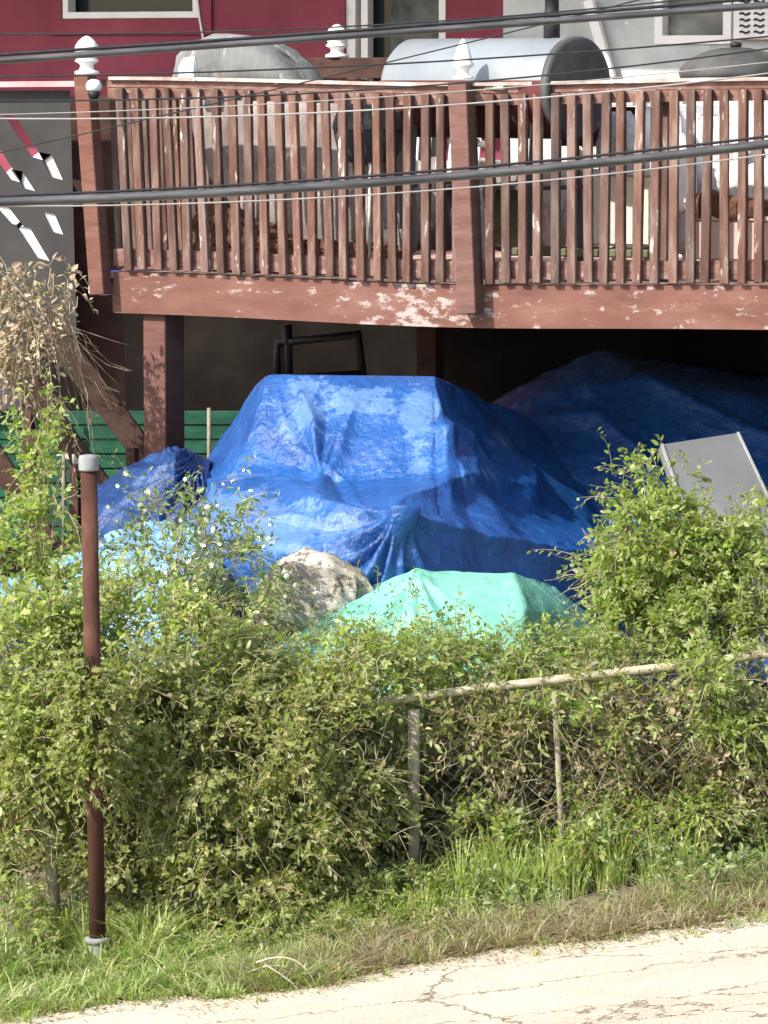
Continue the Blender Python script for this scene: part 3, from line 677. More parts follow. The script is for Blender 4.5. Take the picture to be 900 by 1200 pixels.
# ================================================================ TARPS
def catmull(C, n):
    """C (k,3) -> n samples, Catmull-Rom"""
    C = np.asarray(C, float); k = len(C); t = np.linspace(0, k-1, n); i = np.clip(t.astype(int), 0, k-2); f = (t-i)[:, None]
    p0 = C[np.clip(i-1, 0, k-1)]; p1 = C[i]; p2 = C[i+1]; p3 = C[np.clip(i+2, 0, k-1)]
    cr = .5*((2*p1)+(-p0+p2)*f+(2*p0-5*p1+4*p2-p3)*f*f+(-p0+3*p1-3*p2+p3)*f**3)
    return cr*.3+(p1*(1-f)+p2*f)*.7          # keeps the creases of a stretched sheet
def tarp(name, rows, mtl, nu=170, nv=150, amp=.02, fr=3., folds=None, seed=0, parent=None, stretch=(1, 1, 1), dY=0, quiet=None, glint_fade=None):
    G = np.array([[list(at(p[0], p[1], p[2]+dY)) for p in r] for r in rows])
    A = np.stack([catmull(G[i], nu) for i in range(len(G))])            # rows x nu
    S = np.stack([catmull(A[:, j], nv) for j in range(nu)], 1)          # nv x nu x 3
    du = np.gradient(S, axis=1); dv = np.gradient(S, axis=0); n = np.cross(du, dv); n /= np.linalg.norm(n, axis=-1, keepdims=True)+1e-9
    n = np.where((n[..., 1:2] > 0) & (n[..., 2:3] < .2), -n, n)
    if n[..., 2].mean() < 0: n = -n
    P = S*np.array(stretch)+seed*7.3
    warp = np.stack([pnoise(P*1.3+5), pnoise(P*1.3+9), pnoise(P*1.3+13)], -1)*.5
    d = (ridged((P+warp)*fr*.55)-.5)*.6+(ridged((P-warp)*fr*1.1+3)-.5)*.55+pnoise(P*fr*2.6)*.35+(ridged((P+warp)*fr*2.6+8)-.5)*.28+(ridged((P+warp)*fr*5+2)-.5)*.10
    d = d*amp
    if quiet is not None: d = d*quiet(S)
    if folds is not None: d = d+folds(S)*(1 if quiet is None else quiet(S))
    S = S+n*d[..., None]
    i = np.arange(nv-1)[:, None]*nu+np.arange(nu-1)[None]
    F = np.stack([i, i+1, i+nu+1, i+nu], -1).reshape(-1, 4)
    me_ = np_mesh(name, S.reshape(-1, 3), F)
    wr = me_.attributes.new('glint_fade', 'FLOAT', 'POINT'); wr.data.foreach_set('value', (glint_fade(S) if glint_fade is not None else np.zeros(S.shape[:2])-.09).astype(np.float32).ravel())
    o = obj(name, me_, mtl, parent)
    o.data.polygons.foreach_set('use_smooth', [True]*len(o.data.polygons))
    sd = o.modifiers.new('thickness', 'SOLIDIFY'); sd.thickness = .003
    return o
def fan(cx, cy, Y, a0, a1, k, amp, rad, sharp=1.5, r0=.03):
    c = at(cx, cy, Y)
    def f(S):
        x = S[..., 0]-c.x; z = S[..., 2]-c.z; r = np.hypot(x, z); th = np.arctan2(z, x)
        jit = pnoise(np.stack([th*2, r*2.5, r*0], -1))*.5
        wv = np.abs(((th+jit*.22)*k/(2*np.pi)) % 1*2-1)**sharp
        m1 = 1/(1+np.exp(-(((th-R(a0)) % (2*np.pi)))*9))*1/(1+np.exp((((th-R(a0)) % (2*np.pi))-((R(a1)-R(a0)) % (2*np.pi)))*7))
        return (wv-.5)*amp*np.minimum(1, r/.10)*np.exp(-np.maximum(0, r-rad*.35)/rad)*m1*np.minimum(1, (r/.05))
    return f
def crease(pts, Y, amp, wd):
    """raised fold along a line of points"""
    P = [at(x, y, Y) for x, y in pts]
    def f(S):
        out = 0
        best = np.full(S.shape[:2], 9.)
        for a, b in zip(P, P[1:]):
            ab = np.array([b.x-a.x, b.z-a.z]); q = np.stack([S[..., 0]-a.x, S[..., 2]-a.z], -1)
            t = np.clip((q@ab)/(ab@ab), 0, 1); dd = np.hypot(q[..., 0]-t*ab[0], q[..., 1]-t*ab[1]); best = np.minimum(best, dd)
        return amp*np.exp(-(best/wd)**1.3)
    return f
DYA = .85
def qa(S):      # taut along the top ridge
    a = at(318, 440, 20.35+DYA); return np.clip((a.z-.02-S[..., 2])/.20, .06, 1)
Yq = 20+DYA
def glintA(S):      # glints painted pale, with some bleaching, on the shoulder and the face
    out = np.full(S.shape[:2], -.10)
    for x, y, rx, ry, a_ in ((300,585,120,22,.20),(345,490,26,40,.17),(492,495,16,42,.20),(420,470,50,16,.12),(560,545,45,18,.10),(420,620,50,26,.12)):
        c = at(x, y, Yq); k = Yq/FPX
        out = np.maximum(out, a_+.10-.10*(((S[..., 0]-c.x)/(rx*k))**2+((S[..., 2]-c.z)/(ry*k))**2)-.10)
    return out
fl = [fan(465,590,Yq, 150,262, 17, .065, .42, 1.0), fan(465,590,Yq, 272,350, 12, .05, .5, 1.0), fan(508,445,Yq, 270,335, 22, .045, .9, 1.0),
      fan(318,442,Yq, 225,300, 14, .018, .5, 1.0), fan(380,560,Yq, 60,130, 14, .03, .4, 1.0),
      crease([(345,450),(370,500),(378,560)], Yq, .05, .035), crease([(515,505),(560,530),(625,590)], Yq, .05, .04),
      crease([(465,585),(540,605),(690,655)], Yq, .08, .045), crease([(230,575),(330,566),(465,590)], Yq, .05, .035), crease([(250,600),(350,585),(465,590)], Yq, .04, .022),
      crease([(415,480),(385,560)], Yq, .03, .03), crease([(470,595),(520,640),(560,690)], Yq, .04, .04), crease([(462,596),(430,640),(390,680)], Yq, .06, .025),
      crease([(640,500),(690,560),(760,650)], Yq, .05, .05), crease([(600,500),(650,570),(700,620)], Yq, .04, .05)]
rowsA = [
 [(150,800,22.8),(240,700,22.6),(420,600,22.4),(520,560,22.6),(600,560,23.0),(680,560,23.4),(740,590,23.6),(800,640,23.8)],
 [(262,520,21.6),(322,452,21.4),(410,452,21.4),(500,452,21.5),(545,462,21.9),(600,492,22.4),(650,520,22.7),(700,548,22.9)],
 [(300,452,20.6),(316,440,20.4),(410,440.5,20.3),(509,442,20.35),(530,452,21.1),(572,474,21.6),(630,505,22.1),(680,535,22.4)],
 [(262,512,20.75),(294,500,20.15),(400,507,19.95),(517,503,19.9),(556,520,20.9),(620,546,21.5),(680,570,21.9),(735,590,22.2)],
 [(226,574,20.7),(270,562,19.95),(388,566,19.70),(545,556,19.60),(612,574,20.5),(665,598,21.1),(715,620,21.5),(775,640,21.8)],
 [(196,604,20.2),(258,598,19.40),(370,598,19.00),(465,590,18.85),(568,614,19.2),(648,640,19.6),(704,658,20.2),(780,680,20.8)],
 [(180,650,20.1),(250,645,19.05),(368,650,18.62),(465,662,18.55),(560,674,18.95),(640,692,19.3),(700,707,19.9),(780,720,20.6)],
 [(175,800,20.0),(245,820,19.0),(368,830,18.55),(465,840,18.5),(560,850,18.9),(640,860,19.25),(700,860,20.0),(780,870,20.7)]]
o = tarp('blue_tarp', rowsA, M['bluetarp'], 400, 360, .015, 2.6, lambda S: sum(f(S) for f in fl), dY=DYA, quiet=qa, glint_fade=glintA)
tag(o, 'big bright blue tarp pulled over a flat-topped heap in the centre, in sun', 'tarp')
rowsB = [
 [(560,620,24.6),(640,560,24.6),(720,540,24.6),(800,545,24.5),(880,560,24.4),(1000,600,24.3)],
 [(560,482,23.6),(640,438,23.6),(680,422,23.6),(770,423,23.6),(860,438,23.6),(1000,462,23.6)],
 [(545,500,23.0),(620,468,22.9),(690,452,22.7),(780,452,22.7),(880,464,22.7),(1010,490,22.9)],
 [(540,560,22.7),(640,540,22.3),(720,530,22.3),(800,540,22.3),(890,545,22.3),(1020,560,22.3)],
 [(560,640,22.4),(660,640,22.0),(740,640,21.9),(820,640,21.9),(900,640,21.9),(1030,650,21.9)],
 [(560,800,22.2),(660,800,21.8),(740,800,21.7),(820,800,21.7),(900,800,21.7),(1030,800,21.7)]]
fb = [crease([(690,425),(800,470),(905,520)], 23, .05, .05), crease([(600,500),(700,490),(780,560)], 23, .05, .05)]
o = tarp('blue_tarp', rowsB, M['bluetarp'], 200, 160, .018, 2.6, lambda S: sum(f(S) for f in fb), seed=1, dY=.45)
tag(o, 'dark blue tarp over the rear heap in the shade under the deck, at the right', 'tarp')
rowsC = [
 [(110,640,22.2),(150,590,22.2),(200,570,22.2),(250,600,22.2)],
 [(108,575,21.6),(150,548,21.5),(205,526,21.5),(246,540,21.5)],
 [(100,600,21.1),(150,572,21.0),(205,545,21.0),(245,562,21.0)],
 [(95,650,20.8),(150,630,20.6),(205,600,20.7),(245,600,20.9)],
 [(95,760,20.7),(150,750,20.5),(205,740,20.6),(250,740,20.8)]]
o = tarp('navy_tarp', rowsC, M['darktarp'], 130, 110, .028, 3.6, lambda S: fan(232,540,21, 170,280, 26, .06, .4)(S), seed=2)
tag(o, 'dark navy tarp bundled at the foot of the deck post on the left', 'tarp')
rowsD = [
 [(-60,720,20.9),(60,690,20.9),(150,620,20.9),(225,610,20.8),(258,640,20.6)],
 [(-60,690,20.4),(60,668,20.4),(150,640,20.3),(230,620,20.2),(262,660,20.0)],
 [(-60,700,19.9),(60,690,19.8),(150,668,19.6),(230,660,19.5),(266,690,19.5)],
 [(-60,850,19.8),(60,840,19.6),(150,830,19.4),(240,820,19.3),(270,820,19.3)]]
o = tarp('pale_blue_tarp', rowsD, M['cyantarp'], 140, 110, .03, 4., lambda S: crease([(60,680),(150,650),(240,600)], 19.9, .04, .05)(S), seed=3)
tag(o, 'pale blue tarp low behind the brown pipe', 'tarp')
rowsE = [
 [(280,820,20.3),(400,770,20.2),(490,740,20.2),(600,740,20.2),(690,760,20.2),(740,820,20.2)],
 [(318,755,19.6),(415,694,19.45),(487,670,19.40),(600,673,19.45),(648,688,19.85),(702,732,20.2)],
 [(312,775,19.0),(405,722,18.98),(488,716,18.93),(612,716,18.95),(668,726,19.5),(708,760,20.0)],
 [(305,860,18.8),(405,850,18.75),(490,850,18.7),(606,850,18.75),(680,850,19.4),(715,850,19.9)]]
fe = [fan(487,671,19.3, 200,330, 11, .022, .7, 1.0), crease([(487,671),(500,710),(520,760)], 19.2, .016, .04), crease([(598,673),(612,700),(618,760)], 19.2, .012, .04)]
o = tarp('green_tarp', rowsE, M['greentarp'], 220, 170, .011, 3.0, lambda S: sum(f(S) for f in fe), seed=4)
tag(o, 'mint green tarp over a low peaked heap behind the fence', 'tarp')
# beige sack
me_b = MB(); me_b.lathe((0, 0, 0), [(.02,-.30),(.16,-.27),(.25,-.18),(.29,-.02),(.27,.12),(.20,.23),(.10,.29),(.02,.305)], 56)
bmesh.ops.subdivide_edges(me_b.bm, edges=me_b.bm.edges, cuts=2, use_grid_fill=True)
o = me_b.build('beige_sack', M['sack']); o.location = at(372, 712, 19.35); o.scale = (.95, .8, .84); o.rotation_euler = (R(20), R(24), 0)
co = np.empty(len(o.data.vertices)*3, np.float32); o.data.vertices.foreach_get('co', co); co = co.reshape(-1, 3)
co = co*(1+((ridged(co*7)-.5)*.16+pnoise(co*5)*.2)[:, None])*np.array([1.05, .8, .95]); o.data.vertices.foreach_set('co', co.astype(np.float32).ravel())
tag(o, 'lumpy pale beige sack between the blue tarp and the green tarp', 'sack')
# leaning grey board, its edge highlight painted as a pale rim
gb = empty('table_leaf', at(840, 620, 20.6), 'flat grey plastic panel with a pale edge leaning above the right bush', 'panel')
p0, p1, p2, p3 = at(775,521,20.75), at(866,507,20.95), at(981,748,20.25), at(860,764,20.1)
nrm = (p1-p0).cross(p3-p0).normalized(); nrm = nrm if nrm.y < 0 else -nrm
mb = MB(); mb.prism([p0, p1, p2, p3], -nrm*.05); mb.build('board', M['greyboard'], gb)
mb = MB(); mb.bar(p0+nrm*.004, p3+nrm*.004, .012, .014, up=nrm); mb.bar(p1+nrm*.004+(p0-p1)*.02, p2+nrm*.004+(p3-p2)*.02, .010, .012, up=nrm); mb.build('rim', noisy('edge_highlight', (.22,.22,.22), (.3,.3,.3), None, 5), gb)

# ================================================================ FENCE, PIPE
YF = 18.0; FH = at(485, 818, YF).z-gz(at(485, 818, YF).x)
def fx(px): return at(px, 900, YF).x
fence = empty('chain_link_fence', (0, YF, 0), 'low chain link fence with a mossy top rail, overgrown by vines beside the road', 'fence')
rail_px = [(-80, 889), (200, 854), (470, 820), (560, 808), (680, 793), (800, 779), (900, 766), (1000, 753), (1200, 728)]
mb = MB(); mb.tube([at(x, y+rnd.uniform(-1, 1), YF) for x, y in rail_px], .0195, 12); mb.build('top_rail', M['railpipe'], fence)
for px, yb, rr in ((-60, 1135, .022), (62, 1122, .026), (485, 1078, .026), (656, 1056, .013), (835, 1036, .018), (1010, 1010, .024)):
    yt = np.interp(px, [p[0] for p in rail_px], [p[1] for p in rail_px])+ (14 if px != 62 else 60)
    mb = MB(); lean = 6 if px in (62, 656) else 0
    dyp = -.07 if px in (62, 485, 656) else .03; mb.tube([at(px-lean, yt, YF+dyp), at(px, (yt+yb)/2, YF+dyp), at(px+lean, yb+12, YF+dyp)], rr, 12); mb.build('fence_post', M['postm'], fence)
mb = MB(); stp = .062; xL, xR = fx(-60), fx(1000); n = int((xR-xL)/stp)
def fpt(x, h, dy): return Vector((x, YF-.025+dy, gz(x)+h))
H_ = FH-.02
for i in range(-int(H_/stp)-1, n+1):
    for sgn in (1, -1):
        x0_ = xL+i*stp; xa, xb = (x0_, x0_+H_)
        if sgn == -1: xa, xb = xb, xa
        lo, hi = 0, 1
        pa, pb = fpt(xa, 0.02, sgn*.002), fpt(xb, H_, sgn*.002)
        if min(xa, xb) < xL-.001 or max(xa, xb) > xR+.5: continue
        mb.tube([pa, (pa+pb)/2, pb], .0017, 3, cap=False)
mb.build('chain_mesh', noisy('old_wire', (.09,.085,.075), (.17,.16,.14), None, 12), fence)
bp = empty('rusty_pipe_post', ghit(115, 1134), 'tall rusty brown steel pipe post with a grey cap, standing before the hedge', 'post')
g0 = ghit(115, 1134); tp = at(104, 548, g0.y)
mb = MB(); mb.tube([g0-Vector((0,0,.03)), (g0+tp)/2, tp], .034, 24); mb.build('pipe', M['pipe'], bp)
dirp = (tp-g0).normalized()
mb = MB(); mb.lathe(tp-dirp*.012, [(.041,0),(.042,.008),(.042,.05),(.037,.062),(.012,.066)], 24, dirp)
mb.tube([tp+Vector((-.04, 0, .02)), tp+Vector((-.062, 0, .02)), tp+Vector((-.062, 0, .055))], .006, 6); mb.build('cap', M['pipecap'], bp)
mb = MB(); mb.lathe(g0+dirp*.0, [(.055,-.03),(.050,.02),(.043,.10),(.043,.105),(.054,.108),(.054,.125),(.041,.128)], 24, dirp); mb.build('base_sleeve', M['pipecap'], bp)
# pale bars at left edge
lr = empty('metal_handrail', at(15, 830, 19.2), 'short pale metal handrail showing through the vines at the left edge', 'handrail')
mb = MB(); mb.tube([at(-60, 820, 19.0), at(20, 814, 19.0), at(38, 806, 19.0)], .016, 8); mb.build('bar', M['railpipe'], lr)
mb = MB(); mb.tube([at(-60, 795, 19.1), at(34, 792, 19.1)], .009, 8); mb.build('rail', M['white'], lr)
for px in (-50, 20):
    mb = MB(); mb.tube([at(px, 792, 19.05), at(px, 960, 19.05)], .012, 8); mb.build('upright', M['galv'], lr)
o = boxthing('navy_crate', 'dark blue crate behind the vines at the left edge', 'crate', 0, 0, 1, 1, 0, .1, M['darktarp'])
for c_ in list(o.children): bpy.data.objects.remove(c_)
o.location = at(10, 860, 19.6)
mb = MB(); mb.box(at(0, 800, 19.7), Vector((.22, 0, 0)), Vector((0, .2, 0)), Vector((0, 0, .24)), .015); mb.build('body', M['darktarp'], o)
mb = MB(); mb.box(at(0, 739, 19.7), Vector((.235, 0, 0)), Vector((0, .215, 0)), Vector((0, 0, .015)), .006); mb.build('lid', M['darktarp'], o)

# ================================================================ OVERHEAD CABLES
def cable(pts, Y, r, m_, label, twist=None):
    twist = None; r = r*10.2/14; Y = Y*10.2/14
    xs = [p[0] for p in pts]; ys = [p[1] for p in pts]
    co_ = np.polyfit(xs, ys, 2 if len(pts) > 2 else 1)
    P = [at(x, float(np.polyval(co_, x)), Y) for x in range(-1600, 2701, 60)]
    mb = MB(); mb.tube(P, r, 10); o = mb.build('overhead_cable', m_)
    if twist:
        mb = MB(); q = []
        for i in range(0, 900):
            x = -100+i*1.3; p = at(x, float(np.polyval(co_, x)), Y); a = i*.14; q.append(p+Vector((0, math.cos(a), math.sin(a)))*(r+.0015))
        mb.tube(q, .0015, 4); mb.build('lashing_wire', M['cablelight'], o)
    return tag(o, label, 'cable', 'overhead cables over the road')
cable([(0,71),(450,39),(900,6)], 14.0, .0115, M['cable'], 'thick grey cable running highest over the crimson wall, lower of its close pair', True)
cable([(0,64),(450,33),(900,-3)], 14.0, .0055, M['black'], 'black cable just above the thick upper grey cable')
cable([(0,40),(250,36),(480,28),(900,-12)], 14.4, .0028, M['black'], 'thin black cable crossing the crimson window sill')
cable([(0,90),(365,80),(660,62),(900,43)], 14.2, .0030, M['black'], 'thin black cable crossing just above the deck railing at the left')
cable([(0,118),(450,104),(700,82),(900,57)], 14.3, .0030, M['black'], 'thin black cable crossing the railing top at the middle post')
cable([(0,139),(450,128),(900,86)], 14.1, .0028, M['cablelight'], 'thin pale cable crossing the upper balusters')
cable([(0,134),(225,127),(450,113),(900,73)], 14.5, .0018, M['cablelight'], 'hair-thin pale wire above the pale cable on the upper balusters')
cable([(475,68),(605,36),(740,2)], 14.6, .0024, M['black'], 'thin black wire slanting steeply up across the smoker')
cable([(0,236),(225,229),(450,212),(900,169)], 13.8, .0150, M['cable'], 'thickest dark cable bundle crossing the middle of the balusters', True)
cable([(0,229),(225,221),(450,204),(900,160)], 13.8, .0045, M['black'], 'black cable lying along the top of the thickest bundle')
cable([(0,241),(225,240),(450,226),(900,181)], 13.9, .0026, M['cablelight'], 'thin pale wire just under the thickest bundle')

# ================================================================ VEGETATION
def nrmz(a): return a/(np.linalg.norm(a, axis=-1, keepdims=True)+1e-9)
LEAF = np.array([[0,0,0],[-.42,.22,.05],[-.50,.50,.02],[-.20,.52,.05],[0,1,-.10],[.20,.52,.05],[.50,.50,.02],[.42,.22,.05],[0,.42,-.04]])
LEAFF = np.array([[8,0,1],[8,1,2],[8,2,3],[8,3,4],[8,4,5],[8,5,6],[8,6,7],[8,7,0]])
OVAL = np.array([[0,0,0],[-.24,.35,.05],[-.18,.72,.03],[0,1,-.08],[.18,.72,.03],[.24,.35,.05],[0,.5,-.03]])
OVALF = np.array([[6,0,1],[6,1,2],[6,2,3],[6,3,4],[6,4,5],[6,5,0]])
def leaves_mesh(name, P, A, Nn, size, cols, shape=(LEAF, LEAFF)):
    B, Fc = shape; n = len(P)
    A = nrmz(A); X = nrmz(np.cross(A, Nn)); Z = np.cross(X, A)
    wv = RNG.uniform(.75, 1.2, n)
    curl = RNG.uniform(.2, 2.6, n)
    V = P[:, None]+size[:, None, None]*(X[:, None]*(B[None, :, 0:1]*wv[:, None, None])+A[:, None]*B[None, :, 1:2]+Z[:, None]*B[None, :, 2:3]*curl[:, None, None])
    F = Fc[None]+np.arange(n)[:, None, None]*len(B)
    return np_mesh(name, V.reshape(-1, 3), F.reshape(-1, 3), np.repeat(cols, len(B), 0))
def tubes_mesh(name, C, r, k=3):
    """C (n,m,3) polylines -> thin k-sided tubes"""
    n, m = C.shape[:2]; d = nrmz(np.gradient(C, axis=1)); ref = np.array([.3, -.8, .5]); x = nrmz(np.cross(d, ref)); y = np.cross(d, x)
    tap = np.linspace(1, .35, m)[None, :, None, None]
    an = np.arange(k)*2*np.pi/k
    V = C[:, :, None]+(x[:, :, None]*np.cos(an)[None, None, :, None]+y[:, :, None]*np.sin(an)[None, None, :, None])*np.asarray(r).reshape(-1, 1, 1, 1)*tap
    idx = np.arange(n*m*k).reshape(n, m, k); a = idx[:, :-1]; b = idx[:, 1:]
    F = np.stack([a, np.roll(a, -1, 2), np.roll(b, -1, 2), b], -1).reshape(-1, 4)
    return np_mesh(name, V.reshape(-1, 3), F)
PAL = {   # linear base colours, weights
 'vine': ([(.175,.20,.055),(.22,.245,.07),(.28,.30,.10),(.34,.35,.15),(.31,.27,.135),(.10,.125,.04),(.38,.36,.24)], [.22,.26,.2,.12,.06,.1,.04]),
 'bright': ([(.18,.24,.05),(.235,.29,.07),(.30,.35,.11),(.13,.18,.045),(.36,.38,.19)], [.3,.3,.2,.1,.1]),
 'crest': ([(.22,.28,.06),(.28,.33,.08),(.35,.39,.13),(.17,.22,.05),(.42,.43,.22)], [.3,.3,.2,.1,.1]),  # lightened copy of bright, paints sun onto the hedge top
 'cool': ([(.13,.19,.06),(.19,.25,.085),(.26,.32,.13),(.09,.13,.045),(.33,.38,.22)], [.3,.3,.2,.1,.1]),
 'olive': ([(.15,.155,.05),(.21,.20,.075),(.28,.24,.12),(.34,.27,.17),(.10,.10,.035),(.42,.36,.26),(.19,.23,.08)], [.2,.2,.15,.12,.1,.06,.17]),
 'dry': ([(.27,.20,.13),(.38,.29,.19),(.46,.38,.27),(.18,.12,.07),(.15,.14,.06)], [.3,.3,.2,.1,.1]),
 'lawn': ([(.15,.22,.05),(.20,.28,.065),(.27,.34,.10),(.34,.37,.16),(.38,.32,.19)], [.26,.24,.18,.12,.2]),
 'tall': ([(.27,.34,.09),(.34,.40,.12),(.41,.45,.18),(.46,.45,.27)], [.3,.35,.2,.15]),
 'straw': ([(.22,.165,.10),(.30,.235,.15),(.40,.335,.23),(.15,.105,.06),(.19,.22,.08)], [.3,.25,.15,.15,.15])}
def cols(pal, n):
    c, wt = PAL[pal]; c = np.array(c); wt = np.array(wt)/sum(wt)
    k = c[RNG.choice(len(c), n, p=wt)]; return np.clip(k*RNG.uniform(.85, 1.3, (n, 1))*RNG.uniform(.93, 1.07, (n, 3)), 0, .8)
def in_blob(b, n, shell=.55):
    px, py, Y, rx, ry, rY = b; c = np.array(at(px, py, Y)); s_ = Y/FPX
    d = nrmz(RNG.normal(size=(n, 3))); r = RNG.uniform(shell, 1, n)[:, None]
    return c+d*r*np.array([rx*s_, rY, ry*s_]), nrmz(d/np.array([rx, max(rY/s_, 1), ry]))
DENS = 3.1
def plant(label, blobs, dens, pal='vine', leaf=.038, sprig=.17, nl=8, name='climbing_vine', cat='vine', group=None, shape=0, flowers=None, shoots=0, clump=1., up=.5, leafm='leaf', gap=.0, droop=.35, gf=4.5, twig=(.0014, .003), sz=(.5, 1.4), relief=1.2, mixs=.75):
    Ps, Os = [], []
    for b in blobs:
        n = int(DENS*dens*b[3]*b[4]/1000*(b[6] if len(b) > 6 else 1)); n = max(n, 3)
        p, o = in_blob(b[:6], n)
        keep = pnoise(p*gf) > gap-.5+.0
        if gap > -.5: keep = pnoise(p*gf+3.3) > gap
        Ps.append(p[keep]); Os.append(o[keep])
    P = np.concatenate(Ps); O = np.concatenate(Os); n = len(P)
    g = gzn(P[:, 0]); ok = P[:, 2] > g-.35; P = P[ok]; O = O[ok]; g = g[ok]; n = len(P)
    P[:, 2] = np.where(P[:, 2] < g+.01, g+RNG.uniform(.01, .08, n), P[:, 2])
    P = P+O*(pnoise(P*2.8+21)*.22+pnoise(P*6.5+4)*.08)[:, None]*relief
    P[:, 1] -= np.maximum(0, pnoise(P*2.2+31))*.16*relief
    d = nrmz(O*.8+np.array([0, -.15, up])+RNG.normal(size=(n, 3))*.55)
    Ls = sprig*RNG.uniform(.5, 1.5, n)
    if shoots:
        k = RNG.choice(n, min(n, shoots), replace=False); d[k] = nrmz(O[k]*.6+np.array([0, 0, .9])+RNG.normal(size=(len(k), 3))*.35); Ls[k] *= RNG.uniform(1.4, 2.2, len(k))
    m = 5; t = np.linspace(0, 1, m)
    side_ = nrmz(np.cross(d, RNG.normal(size=(n, 3))))
    def curve(tt): # tt (n,k)
        return P[:, None]+d[:, None]*(tt*Ls[:, None])[..., None]+side_[:, None]*((tt**2)*Ls[:, None]*.25)[..., None]+np.array([0, 0, -1.])*((tt**2)*Ls[:, None]*droop)[..., None]
    C = curve(np.repeat(t[None], n, 0))
    tl = np.clip((np.arange(nl)+.7)/nl+RNG.uniform(-.05, .05, (n, nl)), 0, 1)
    LP = curve(tl).reshape(-1, 3); N_ = len(LP)
    dd = np.repeat(d, nl, 0); oo = np.repeat(O, nl, 0)
    Aa = nrmz(np.cross(dd, RNG.normal(size=(N_, 3)))*.9+dd*.35+np.array([0, -.1, -.25])+RNG.normal(size=(N_, 3))*.25)
    Nn = nrmz(np.array([-.15, -.25, .75])+oo*.35+RNG.normal(size=(N_, 3))*.55)
    sz_ = leaf*RNG.uniform(sz[0], sz[1], N_)*(1.15-.55*tl.reshape(-1))
    LP = LP+Aa*(sz_*.25)[:, None]
    cc = cols(pal, n)[np.repeat(np.arange(n), nl)]*.55+cols(pal, N_)*.45
    root = empty(name, Vector(np.r_[P.mean(0)[:2], P[:, 2].min()]), label, cat, group)
    big = RNG.random(n) < .5+1.6*pnoise(P*3+40)+(.5-mixs)
    big = np.repeat(big, nl) if shape == 0 else np.zeros(N_, bool)
    sl_ = ~big
    if big.any():
        me = leaves_mesh('foliage', LP[big], Aa[big], Nn[big], sz_[big], cc[big], (LEAF, LEAFF)); obj('foliage', me, M[leafm], root)
    if sl_.any():
        a2 = nrmz(Aa[sl_]+dd[sl_]*.5); me = leaves_mesh('foliage', LP[sl_], a2, Nn[sl_], sz_[sl_]*1.15, cc[sl_], (OVAL, OVALF)); obj('foliage', me, M[leafm], root)
    me = tubes_mesh('stems', C, RNG.uniform(twig[0], twig[1], n)); obj('stems', me, M['twig'], root)
    if flowers:
        nf, fs, fc = flowers; k = RNG.choice(n, nf); c = C[k, -1]; pet = 6
        Af = nrmz(RNG.normal(size=(nf, 3))+np.array([-.3, -1.0, .9])); ref = nrmz(np.cross(Af, RNG.normal(size=(nf, 3)))); r2 = np.cross(Af, ref)
        PP, AA, NN = [], [], []
        for q in range(pet):
            a = q*2*np.pi/pet; v = ref*math.cos(a)+r2*math.sin(a); PP.append(c); AA.append(nrmz(v+Af*.25)); NN.append(Af)
        PP = np.concatenate(PP); AA = np.concatenate(AA); NN = np.concatenate(NN)
        fcs = np.array(fc)[None]*RNG.uniform(.88, 1, (len(PP), 1))
        obj('flowers', leaves_mesh('flowers', PP, AA, NN, fs*np.tile(RNG.uniform(.6, 1.2, nf), pet), fcs, (OVAL*np.array([1.6, 1, 1]), OVALF)), M['petal'], root)
    return root
def canes(root, specs, r=.004, m_='twig', name='canes'):
    C = []
    for (x0, y0, Ya, x1, y1, Yb, wob) in specs:
        a = np.array(at(x0, y0, Ya)); b = np.array(at(x1, y1, Yb)); t = np.linspace(0, 1, 9)[:, None]
        off = np.stack([pnoise(np.c_[t*2.2+RNG.uniform(0, 99), t*0, t*0]), pnoise(np.c_[t*2.2+RNG.uniform(0, 99), t*0+4, t*0]), pnoise(np.c_[t*2+RNG.uniform(0, 99), t*0+8, t*0])], -1)*wob
        C.append(a+(b-a)*t+off)
    C = np.array(C); me = tubes_mesh(name, C, RNG.uniform(.6, 1.3, len(C))*r, 4)
    return obj(name, me, M[m_], root)

# -- hedge on the fence, left: a wide wall of vines with a lumpy top
hl = []
for px, py, Y, rx, ry, rY, k in [
   (60,800,18.1,75,75,.28,1.1),(150,775,18.1,75,70,.3,1),(235,790,18.1,80,75,.32,1.1),(320,830,18.0,80,58,.32,1.3),(400,845,18.0,75,48,.3,1.4),
   (30,885,17.9,75,60,.25,1.3),(110,890,17.95,75,90,.28,1.5),(180,880,17.95,75,80,.3,1.5),(250,890,17.9,90,100,.35,1.4),(350,890,17.9,90,95,.35,1.4),(428,900,17.95,42,90,.26,1.3),
   (5,1000,18.0,38,75,.15,1.0),(150,990,17.95,80,80,.25,1.4),(250,1000,17.9,85,90,.3,1.3),(350,990,17.9,90,95,.35,1.3),(425,985,17.9,36,70,.2,1.2),
   (190,1065,17.9,90,50,.2,1.1),(300,1070,17.85,90,50,.22,1.1),(390,1050,17.9,60,50,.2,1.0)]:
    hl.append((px, py, Y, rx, ry, rY, k))
h1_ = plant('dense wall of green climbing vines smothering the fence left of the grey post', hl, 36, 'vine', .034, .15, 7, shoots=260, gap=-.02)
sp = [(RNG.uniform(120, 460), 1100, 18.0, RNG.uniform(120, 460), RNG.uniform(800, 960), 17.75, .10) for _ in range(34)]
sp += [(348+RNG.uniform(-12, 12), 1095, 18.1, 352+RNG.uniform(-30, 30), 830, 18.0, .08) for _ in range(8)]
canes(h1_, sp, .0042)
tn = []
